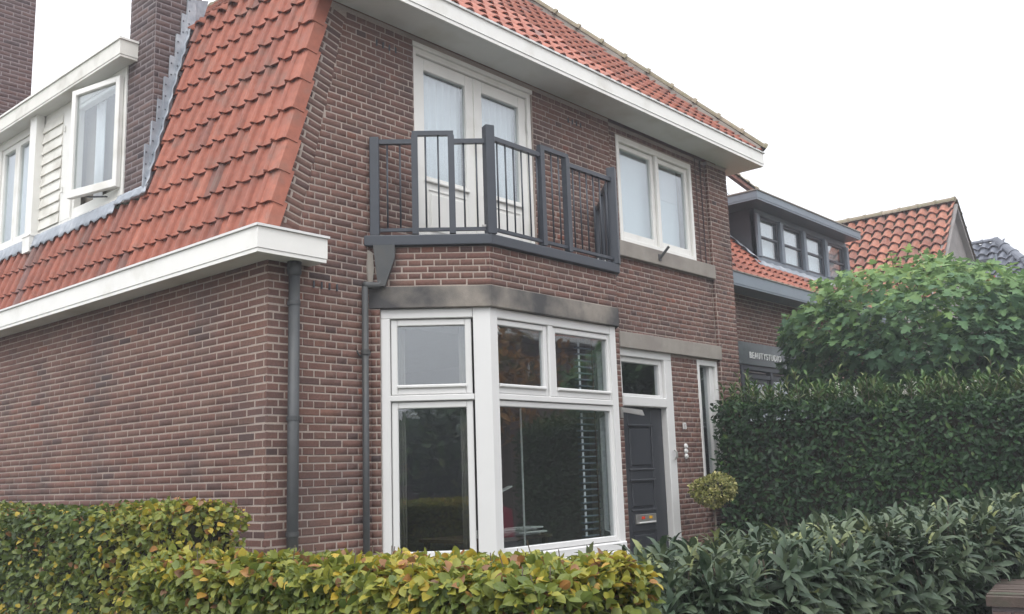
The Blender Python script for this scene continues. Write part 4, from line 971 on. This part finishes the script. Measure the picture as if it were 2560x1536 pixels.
for m in ridge_tiles(MB(), (23, .5, 7.34), (23, 8, 7.34), .09, 20, Z_, .02): m.obj('ridge_tile', 'tile_dark', dkr)
MB().box((19.7, -2.8, 0), (26.3, 7.8, 3.66)).obj('wall', 'brick_dark', dk)
# street sign between the trees
ss = thing('banner_frame', 'dark board and red banner on a thin grey post seen above the maple', 'sign', (15.2, -1.32, 0))
MB().tube([(15.22, -1.33, 0), (15.22, -1.33, 5.42)], .022, 8).obj('pole', 'grey_light', ss)
MB().box((15.08, -1.32, 5.17), (15.16, -.74, 5.33)).obj('board', 'grey_dark', ss)
MB().box((15.1, -1.30, 4.80), (15.14, -.8, 5.0)).obj('banner', 'red', ss)

# ================================================================== PLANTS
def unit(v): return v/np.maximum(np.linalg.norm(v, axis=-1, keepdims=True), 1e-9)
def leafmats(P, D, N, size, sx=1.0):
    """P base points, D tip directions, N approx normals -> kx3x4"""
    D = unit(D); N = unit(N-(N*D).sum(1, keepdims=True)*D); S = np.cross(D, N)
    s = np.asarray(size)[:, None]; A = np.zeros((len(P), 3, 4)); A[:, :, 0] = S*s*sx; A[:, :, 1] = D*s; A[:, :, 2] = N*s; A[:, :, 3] = P
    return A
BEV = np.array([(0, 0, 0), (-.3, .28, .09), (-.34, .58, .11), (-.17, .85, .05), (0, 1, -.06), (.17, .85, .05), (.34, .58, .11), (.3, .28, .09), (0, .55, .02)])
BEF = [(0, 8, 2, 1), (8, 4, 3, 2), (0, 7, 6, 8), (8, 6, 5, 4)]
LAV = np.array([(0, 0, 0), (-.10, .25, .04), (0, .25, 0), (.10, .25, .04), (-.135, .5, .055), (0, .5, .02), (.135, .5, .055), (-.10, .77, -.01), (0, .77, -.045), (.10, .77, -.01), (0, 1, -.2)])
LAF = [(0, 2, 1), (0, 3, 2), (1, 2, 5, 4), (2, 3, 6, 5), (4, 5, 8, 7), (5, 6, 9, 8), (7, 8, 10), (8, 9, 10)]
HEV = np.array([(0, 0, 0), (-.2, .3, .07), (-.2, .65, .06), (0, 1, -.08), (.2, .65, .06), (.2, .3, .07), (0, .5, .02)])
HEF = [(0, 6, 2, 1), (6, 3, 2), (0, 5, 4, 6), (6, 4, 3)]
mo = [(0, 0), (-.18, -.05), (-.46, .06), (-.26, .26), (-.6, .58), (-.2, .52), (-.24, .74), (0, 1), (.24, .74), (.2, .52), (.6, .58), (.26, .26), (.46, .06), (.18, -.05)]
MAV = np.array([(x, y, .10*abs(x)-.12*max(0, y-.4)) for x, y in mo]+[(0, .42, 0)]); k_ = len(mo)
MAF = [(i, k_, (i+1) % k_) for i in range(k_)]
def fieldnoise(P, s, seed):
    r = np.random.default_rng(seed); v = 0
    for i in range(5):
        d = r.normal(size=3)*s*(1+.7*i); v = v+np.sin(P@d+r.uniform(0, 6.28))/(1+.5*i)
    return v/3.
def hedge_points(n, A, B, hw, zt, zb, seed, bump=.05, topfrac=.3, endfrac=.05):
    """points and outward normals on a box hedge running from A to B"""
    r = np.random.default_rng(seed); A, B = np.array(A, float), np.array(B, float); d = B-A; ln = np.linalg.norm(d); d = d/ln; nn = np.array([-d[1], d[0]])
    kind = r.random(n); t = r.random(n)*ln; P = np.zeros((n, 3)); N = np.zeros((n, 3))
    side = np.where(r.random(n) < .75, 1., -1.)
    mid = (A+B)/2; sgn = 1. if nn@(CAM[:2]-mid) > 0 else -1.
    top = kind < topfrac; end = (kind > 1-endfrac); fc = ~top & ~end
    lat = np.where(top, r.uniform(-1, 1, n)*hw, side*sgn*hw); z = np.where(top, zt, zb+(zt-zb)*r.random(n)**.8)
    eside = np.where(r.random(n) < .5, 0., ln); t = np.where(end, eside, t); lat = np.where(end, r.uniform(-1, 1, n)*hw, lat)
    P[:, :2] = A+d*t[:, None]+nn*lat[:, None]; P[:, 2] = z
    N[top] = (0, 0, 1); N[fc, :2] = nn*(side[fc]*sgn)[:, None]; N[end, :2] = d*np.where(eside[end] > 0, 1, -1)[:, None]
    edge = np.exp(-((zt-z)/.06)**2); N[:, 2] += edge*.6*(~top); N = unit(N)
    # rounded top edges
    corner = top & (abs(lat) > hw-.08); P[corner, 2] -= (abs(lat[corner])-hw+.08)*.5
    depth = -r.exponential(.05, n)+.028+bump*fieldnoise(P, 3.2, seed+5)
    P += N*depth[:, None]
    return P, N, r, depth
def core(name, A, B, hw, zt, zb, parent, ins=.09):
    A, B = np.array(A, float), np.array(B, float); d = B-A; ln = np.linalg.norm(d); d /= ln; nn = np.array([-d[1], d[0]]); mb = MB()
    a, b = A+d*ins, B-d*ins; w = hw-ins
    mb.prism([tuple(a-nn*w), tuple(b-nn*w), tuple(b+nn*w), tuple(a+nn*w)], zb, zt-ins); return mb.obj(name, 'twig', parent)
def stems(parent, A, B, hw, zt, n, seed):
    r = random.Random(seed); A, B = np.array(A), np.array(B)
    for i in range(n):
        p = A+(B-A)*(i+.5)/n; MB().tube([(p[0], p[1], 0), (p[0]+r.uniform(-.05, .05), p[1]+r.uniform(-.05, .05), zt*.8)], [.02, .01], 6).obj('stem', 'bark', parent)

def beech(label, A, B, hw, zt, n, seed, size, yel):
    h = thing('beech_hedge', label, 'hedge', (*((np.array(A)+np.array(B))/2), 0), 'clipped beech hedges')
    P, N, r, dep = hedge_points(n, A, B, hw, zt, .15, seed, .05, .36, .06)
    D = N*.4+r.normal(size=(n, 3))*.75+np.array([0, 0, -.4]); up_ = N[:, 2] > .8
    D[up_] = r.normal(size=(up_.sum(), 3))*[.9, .9, .5]+[0, 0, .22]
    Nn = N+np.array([0, 0, .4])+r.normal(size=(n, 3))*.6
    sz = size*r.uniform(.45, 1.3, n)
    blob = fieldnoise(P, 2.1, seed+1); t = .34+.16*blob+r.normal(0, .11, n)+yel(P)
    odd = r.random(n); t = np.where(odd < .02, r.uniform(.86, 1, n), t); t = np.where((odd > .035) & (odd < .07), r.uniform(.68, .82, n), t); t = np.where(up_ & (odd > .92), r.uniform(.88, 1, n), t)
    t = np.clip(t, 0, .999)
    A_ = leafmats(P, D, Nn, sz, r.uniform(.75, 1.05)); split('leaf', 'foliage', BEV, BEF, A_, t, 'beech', h, 300)
    core('core', A, B, hw, zt, .1, h, .07); stems(h, A, B, hw, zt, 8, seed)
    # twiggy tips on top
    mb = MB(); rr = random.Random(seed)
    for i in range(260):
        q = rr.randrange(n)
        if N[q, 2] > .8: mb.tube([P[q]-[0, 0, .05], P[q]+[rr.uniform(-.03, .03), rr.uniform(-.03, .03), rr.uniform(.02, .075)]], .0024, 4)
    mb.obj('twigs', 'bark', h, kind='stuff')
    return h
beech('tall beech hedge turning yellow, along the side wall at the left edge', (-1.0, 6.5), (-1.0, -.82), .3, 1.44, 52000, 11, .047,
      lambda P: np.where((P[:, 1] < -.25), .17, 0)*(P[:, 2] > .8)+np.where(P[:, 1] > 3, .1, 0)-.03)
beech('nearest beech hedge with yellow and brown tips, in front of the bay window', (-1.90, -2.30), (-1.70, -4.34), .27, 1.262, 58000, 12, .043,
      lambda P: .07+.12*(P[:, 2] > 1.24))

def shoots(h, A, B, hw, zt, nshoot, seed, llen, m, per=(9, 14), spread=.0, topf=.42, K=300, tmul=1.0, topbright=.0):
    P, N, r, dep = hedge_points(nshoot, A, B, hw, zt, .12, seed, .07, topf, .05)
    Ps, Ds, Ns, Sz, Tt = [], [], [], [], []; sm = MB(); tt_ = ((P[:, :2]-np.array(A))@(np.array(B)-np.array(A)))/((np.array(B)-np.array(A))@(np.array(B)-np.array(A)))
    P[:, 2] -= .10*(1-np.clip(tt_, 0, 1)*1.0)
    for i in range(nshoot):
        top = N[i, 2] > .6; ax = N[i]*(.25 if top else .6)+np.array([0, 0, 1.0 if top else .45])+r.normal(size=3)*.28; ax /= np.linalg.norm(ax)
        L = r.uniform(.10, .24)*(1.25 if top else .8); k = r.integers(*per); a0 = r.random()*6.28; base = P[i]-ax*L*.55
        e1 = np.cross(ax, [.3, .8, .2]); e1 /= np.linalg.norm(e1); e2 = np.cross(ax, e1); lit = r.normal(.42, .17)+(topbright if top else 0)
        if top and i % 3 == 0: sm.tube([base-ax*.1, base+ax*L], .004, 5)
        for j in range(k):
            s_ = (j+.5)/k; a = a0+j*2.4; out = e1*math.cos(a)+e2*math.sin(a)
            D = out*(1.0-.45*s_)+ax*(.05+.7*s_)+np.array([0, 0, -.4*(1-s_)])+r.normal(size=3)*.18
            Ps.append(base+ax*L*s_); Ds.append(D); Ns.append(ax*1.0-out*.35+r.normal(size=3)*.15); Sz.append(llen*(1.15-.45*s_)*r.uniform(.8, 1.15)); Tt.append(lit+.14*s_+r.normal(0, .08))
    A_ = leafmats(np.array(Ps), np.array(Ds), np.array(Ns), np.array(Sz)); t = np.clip(np.array(Tt)*tmul, 0, .97)
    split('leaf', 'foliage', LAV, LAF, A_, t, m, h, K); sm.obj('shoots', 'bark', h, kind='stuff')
lh = thing('laurel_hedge', 'loose dark laurel hedge with long narrow leaves, lower right in front of the door', 'hedge', (2, -4, 0))
LA, LB = (-.62, -3.55), (4.8, -4.22)
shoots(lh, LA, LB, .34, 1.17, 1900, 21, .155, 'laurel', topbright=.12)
core('core', LA, LB, .34, 1.08, .05, lh, .12); stems(lh, LA, LB, .3, 1.2, 12, 21)

dh = thing('laurel_hedge', 'tall dense dark green clipped hedge between the two front gardens', 'hedge', (7, -2, 0))
DA, DB = (6.84, -.10), (7.10, -4.6)
n = 22000; P, N, r, dep = hedge_points(n, DA, DB, .45, 2.36, .1, 31, .07, .22, .08); P[:, 2] -= np.clip(-P[:, 1]/4.6, 0, 1)*.16*(P[:, 2] > 1.6)
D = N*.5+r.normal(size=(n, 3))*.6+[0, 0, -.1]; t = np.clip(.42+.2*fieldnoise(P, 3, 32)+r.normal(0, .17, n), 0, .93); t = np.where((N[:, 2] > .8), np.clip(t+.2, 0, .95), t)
split('leaf', 'foliage', HEV, HEF, leafmats(P, D, N+[0, 0, .5]+r.normal(size=(n, 3))*.45, .085*r.uniform(.6, 1.2, n)), t, 'hedge', dh, 300)
core('core', DA, DB, .45, 2.24, .05, dh, .1); stems(dh, DA, DB, .3, 2.2, 8, 31)
# upright young shoots and seed heads on its top
Ps, Ds, Ns, Sz, Tt = [], [], [], [], []; sm = MB()
for i in range(270):
    tpos = r.random(); b = np.array([*(np.array(DA)+(np.array(DB)-np.array(DA))*tpos), 2.34-.15*tpos])+[r.uniform(-.36, .36), 0, r.uniform(-.05, .03)]
    L = r.uniform(.08, .3)*(1.0 if r.random() > .1 else 1.7); ax = unit(np.array([r.normal()*.2, r.normal()*.2, 1.])); sm.tube([b, b+ax*L], .004, 4); a0 = r.random()*6
    for j in range(12):
        s_ = (j+1)/12; a = a0+j*2.4; out = np.array([math.cos(a), math.sin(a), 0]); Ps.append(b+ax*L*s_); Ds.append(out*(1-.5*s_)+ax*(.4+.6*s_)); Ns.append(ax-out*.3); Sz.append(.115*r.uniform(.7, 1.2)); Tt.append(r.uniform(.7, 1.0))
baked('foliage', LAV, LAF, leafmats(np.array(Ps), np.array(Ds), np.array(Ns), np.array(Sz)), np.clip(Tt, 0, .97), 'hedge', dh); sm.obj('shoots', 'bark', dh, kind='stuff')
sp = MB()
for i in range(26):
    tpos = r.random()**.7; b = np.array([*(np.array(DA)+(np.array(DB)-np.array(DA))*tpos), 2.38-.15*tpos])+[r.uniform(-.3, .3), 0, 0]; hgt = r.uniform(.06, .2)
    for j in range(16):
        a = r.random()*6.28; zz = hgt*j/16; q = b+[.014*math.cos(a), .014*math.sin(a), zz+.03]; sp.tube([q, q+[.008*math.cos(a), .008*math.sin(a), .008]], .006, 4)
sp.obj('seed_heads', 'siding', dh, kind='stuff')
# bare bent branch showing in the dark hedge
mb = MB(); mb.tube([(6.50, -.95, .6), (6.46, -.98, .85), (6.44, -.92, 1.05), (6.46, -.8, 1.25)], [.012, .011, .009, .006], 6); mb.tube([(6.46, -.98, .85), (6.43, -1.0, 1.0), (6.44, -1.02, 1.12)], .006, 6); mb.obj('branch', 'bark', dh, smooth=True)

# ball topiary
tb = thing('topiary_tree', 'small round yellow green ball bush on a thin stem beside the door', 'bush', (5.58, -.52, 0))
n = 2600; r = np.random.default_rng(41); V = unit(r.normal(size=(n, 3))); C_ = np.array([5.58, -.52, 1.357]); rad = .215*(1+.3*fieldnoise(V, 3.0, 42))-r.exponential(.015, n)
P = C_+V*rad[:, None]*[1.05, 1.05, .76]
split('leaf', 'foliage', BEV, BEF, leafmats(P, V+r.normal(size=(n, 3))*.7, V+[0, 0, .5]+r.normal(size=(n, 3))*.4, .034*r.uniform(.6, 1.3, n)), r.random(n), 'variegated', tb, 0)
mb = MB(); mb.tube([(5.58, -.52, 0), (5.59, -.52, .6), (5.58, -.52, 1.3)], [.016, .014, .012], 8); mb.obj('trunk', 'bark', tb, smooth=True)
mb = MB(); mb.tube([C_-[0, 0, .12], C_-[0, 0, .05], C_+[0, 0, .05], C_+[0, 0, .12]], [.05, .13, .13, .05], 10); mb.obj('core', 'twig', tb)

# maple
mt = thing('maple_tree', 'broad low maple tree with light green lobed leaves in the neighbour garden', 'tree', (9.3, -2.2, 0))
tr = MB(); base = np.array([9.3, -2.2, 0.]); hub = base+[0, 0, 2.3]; tr.tube([base, base+[.03, 0, 1.2], hub], [.13, .11, .1], 10)
tr.obj('trunk', 'bark', mt, smooth=True)
r = np.random.default_rng(51); C_ = np.array([9.1, -1.85, 3.22]); RAD = np.array([1.7, 1.8, 1.0])
mb = MB(); ends = []
for i in range(26):
    v = unit(r.normal(size=3)*[1, 1, .5]); e = C_+v*RAD*.82; m_ = hub+(e-hub)*.5+[0, 0, -.1]; mb.tube([hub, m_, e], [.035, .022, .008], 6); ends.append(e)
mb.obj('branches', 'bark', mt, smooth=True)
n = 10500; V = unit(r.normal(size=(n, 3))*[1, 1, .9]); bumpy = 1+.2*fieldnoise(V*1.0, 4.2, 52)+.1*fieldnoise(V, 9, 53); dep = r.exponential(.10, n)
P = C_+V*RAD*(bumpy-dep)[:, None]; sec = r.random(n) < .42; P[sec] = (np.array([9.5, -3.7, 2.98])+V*np.array([1.5, 1.7, .92])*(bumpy-dep)[:, None])[sec]; low = P[:, 2] < 2.35; P[low, 2] = 2.35+r.random(low.sum())*.25
D = V*[1, 1, .2]*.6+r.normal(size=(n, 3))*.45+[0, 0, -.38]; Nn = V*.7+[0, 0, .75]+r.normal(size=(n, 3))*.3
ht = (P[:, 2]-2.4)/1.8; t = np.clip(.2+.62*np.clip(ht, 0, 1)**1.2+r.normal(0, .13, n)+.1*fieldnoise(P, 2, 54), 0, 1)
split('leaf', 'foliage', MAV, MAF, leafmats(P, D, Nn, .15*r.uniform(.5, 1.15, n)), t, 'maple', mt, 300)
Ps, Ds, Ns, Sz, Tt = [], [], [], [], []; mb = MB()
for (x, y, z, L) in ((8.6, -1.75, 3.95, .42), (8.7, -1.95, 3.95, .25), (9.8, -3.2, 3.85, .2), (10.2, -3.5, 3.75, .2), (8.0, -1.2, 3.6, .25), (9.2, -2.6, 4.0, .15), (9.6, -2.9, 4.0, .15)):
    b = np.array([x, y, z]); ax = unit(np.array([r.normal()*.15, r.normal()*.15, 1.])); mb.tube([b-ax*.3, b+ax*L], [.008, .004], 5)
    for j in range(9):
        s_ = (j+1)/9; a = j*2.4; out = np.array([math.cos(a), math.sin(a), 0]); Ps.append(b+ax*L*s_); Ds.append(out+[0, 0, .2-.5*(1-s_)]); Ns.append(np.array([0, 0, 1.])+out*.5); Sz.append(.15*r.uniform(.7, 1.1)); Tt.append(r.uniform(.75, 1))
baked('foliage', MAV, MAF, leafmats(np.array(Ps), np.array(Ds), np.array(Ns), np.array(Sz)), Tt, 'maple', mt); mb.obj('shoots', 'bark', mt, kind='stuff')

# low brick garden wall, bottom right
gw = thing('garden_wall', 'low worn brick garden wall with stepped end, bottom right corner', 'wall', (3.0, -5.0, 0))
GD = np.array([.985, .17, 0.]); GD /= np.linalg.norm(GD); GN = np.array([GD[1], -GD[0], 0])
GO = np.array([1.80, -4.76, 0.]); GLf = (GO, GD, GN)
mb = MB(); backing(mb, GLf, 0.02, 2.6, 0, .79, [], n0=-.32); mb.lbox(GLf, -.3, .02, -.30, -.02, 0, .56); mb.obj('mortar', 'mortar_dark', gw)
R_, T_ = bricks(GLf, 0, 2.6, 0, .79, [], proud=.026); q = bricks(GLf, -.3, .0, 0, .56, [], proud=.02); R_ += q[0]; T_ += q[1]
EL = (GO+GD*.01, -GN, -GD); q = bricks(EL, .0, .32, .3, .79, [], proud=.03); R_ += q[0]; T_ += q[1]
split('brick', 'brickwork', BTV, BTF, R_, T_, 'brick_dark', gw, 300)
for i in range(40): MB().lbox(GLf, -.02+i*.065, .036+i*.065, -.34, .02+random.uniform(0, .01), .792, .845+random.uniform(0, .008), .008).obj('coping_brick', 'coping', gw)
MB().lbox(GLf, -.32, -.025, -.32, .02, .562, .61, .01).obj('coping', 'coping', gw)

# ================================================================== ACROSS THE STREET (seen mirrored in the glass)
oh = thing('opposite_house', 'brick terrace house across the street, mirrored in the bay glass', 'house', (17, -18, 0))
MB().box((9, -23, 0), (27, -16, 6.2)).obj('wall', 'brick_dark', oh)
mb = MB(); mb.hull([(8.7, -15.6, 6.2), (8.7, -23.4, 6.2), (8.7, -19.5, 9.6)], [(27.3, -15.6, 6.2), (27.3, -23.4, 6.2), (27.3, -19.5, 9.6)]); mb.obj('roof', 'tile', oh)
for x in (10.5, 14, 17.5, 21, 24.5):
    for zz in (1.0, 4.0):
        f = MB().box((x-.75, -16.03, zz-.06), (x+.75, -15.99, zz+1.5)).obj('window', 'white', oh)
        MB().box((x-.66, -15.985, zz+.03), (x+.66, -15.98, zz+1.4)).obj('pane', 'grey_dark', f)
mb = MB(); mb.box((8.7, -15.65, 6.05), (27.3, -15.45, 6.25)); mb.obj('gutter', 'white', oh)
def simple_tree(name, label, c, rad, hgt, m, n, seed, ls=.28):
    t = thing(name, label, 'tree', (c[0], c[1], 0)); rr = np.random.default_rng(seed)
    MB().tube([(c[0], c[1], 0), (c[0], c[1], hgt)], [.16, .08], 8).obj('trunk', 'bark', t)
    V = unit(rr.normal(size=(n, 3))); P = np.array([c[0], c[1], hgt])+V*np.array(rad)*(1+.25*fieldnoise(V, 4, seed)-rr.exponential(.25, n))[:, None]
    baked('crown', HEV, HEF, leafmats(P, rr.normal(size=(n, 3)), V+rr.normal(size=(n, 3))*.5, ls*rr.uniform(.6, 1.3, n)), rr.random(n), m, t, kind='stuff')
simple_tree('street_tree', 'orange autumn street tree standing before the opposite terrace', (9.5, -10.2), (2.0, 2.0, 1.7), 3.4, 'orange_leaf', 2600, 61)
simple_tree('street_tree', 'thin half bare orange tree at the end of the opposite terrace', (16, -13.2), (1.8, 1.8, 2.0), 4.2, 'orange_leaf', 1300, 62)
gb = thing('garage_block', 'low dark garage block with a white band, across the junction behind the camera', 'garage', (-17, -24, 0))
MB().box((-32, -25.5, 0), (-8, -22, 3.9)).obj('wall', 'brick_dark', gb); MB().box((-32, -21.99, 1.35), (-8, -21.95, 1.47)).obj('white_band', 'white', gb)
for x in (-12, -14, -19, -21): MB().box((x-.5, -21.99, 1.9), (x+.5, -21.95, 2.4)).obj('window', 'white', gb)
simple_tree('garden_tree', 'dark green tree across the junction behind the camera', (-16, -20), (4, 4, 1.9), 2.6, 'hedge', 5200, 63, .45)
simple_tree('garden_tree', 'brown leaved tree across the junction behind the camera', (-22, -15), (4, 4, 1.8), 2.2, 'orange_leaf', 3600, 64, .45)
simple_tree('garden_tree', 'lower dark bush across the junction behind the camera', (-9, -19), (3, 3, 1.5), 1.5, 'hedge', 3000, 65, .4)
tag(MB().tube([(-9.5, -15.3, 0), (-9.5, -15.3, 5.2)], .07, 8).obj('lamp_post', 'pipe'), 'slim grey lamp post behind the camera, mirrored in the bay glass', 'lamp post')

pc = thing('parked_car', 'red hatchback parked across the street, mirrored in the bay glass', 'car', (9.0, -9.4, 0))
mb = MB(); prof = [(-2.0, .3), (-2.05, .75), (-1.75, .95), (-1.0, 1.0), (-.45, 1.42), (.9, 1.46), (1.7, 1.0), (2.0, .9), (2.05, .35)]
mb.hull([(9+x, -8.65, z) for x, z in prof], [(9+x, -10.25, z) for x, z in prof]); mb.obj('body', 'red', pc)
mb = MB(); gp = [(-.85, 1.02), (-.4, 1.38), (.85, 1.41), (1.4, 1.02)]
mb.hull([(9+x, -8.64, z) for x, z in gp], [(9+x, -8.66, z) for x, z in gp]); mb.obj('side_window', 'grey_dark', pc)
for x in (-1.3, 1.3):
    for y in (-8.66, -10.1):
        w = MB(); w.tube([(9+x, y, .31), (9+x, y-.16, .31)], .31, 16); w.obj('wheel', 'grey_dark', pc)
for y in (-8.9, -10.0): MB().box((6.94, y-.15, .62), (6.99, y+.15, .78)).obj('headlight', 'white', pc)

# ================================================================== HAZE (thin air volume added to stand in for the lens flare veil)
hm = bpy.data.materials.new('flare_haze_air'); hm.use_nodes = True; hn_ = hm.node_tree; hn_.nodes.clear()
pv = hn_.nodes.new('ShaderNodeVolumePrincipled'); pv.inputs['Color'].default_value = (.93, .94, 1.0, 1); pv.inputs['Density'].default_value = .0036; pv.inputs['Anisotropy'].default_value = .3
ho = hn_.nodes.new('ShaderNodeOutputMaterial'); hn_.links.new(pv.outputs[0], ho.inputs['Volume']); M['flare_haze'] = hm
hz = MB().box((-245, -245, -1.3), (285, 245, 10.6)).obj('flare_haze', 'flare_haze'); hz['kind'] = 'stuff'
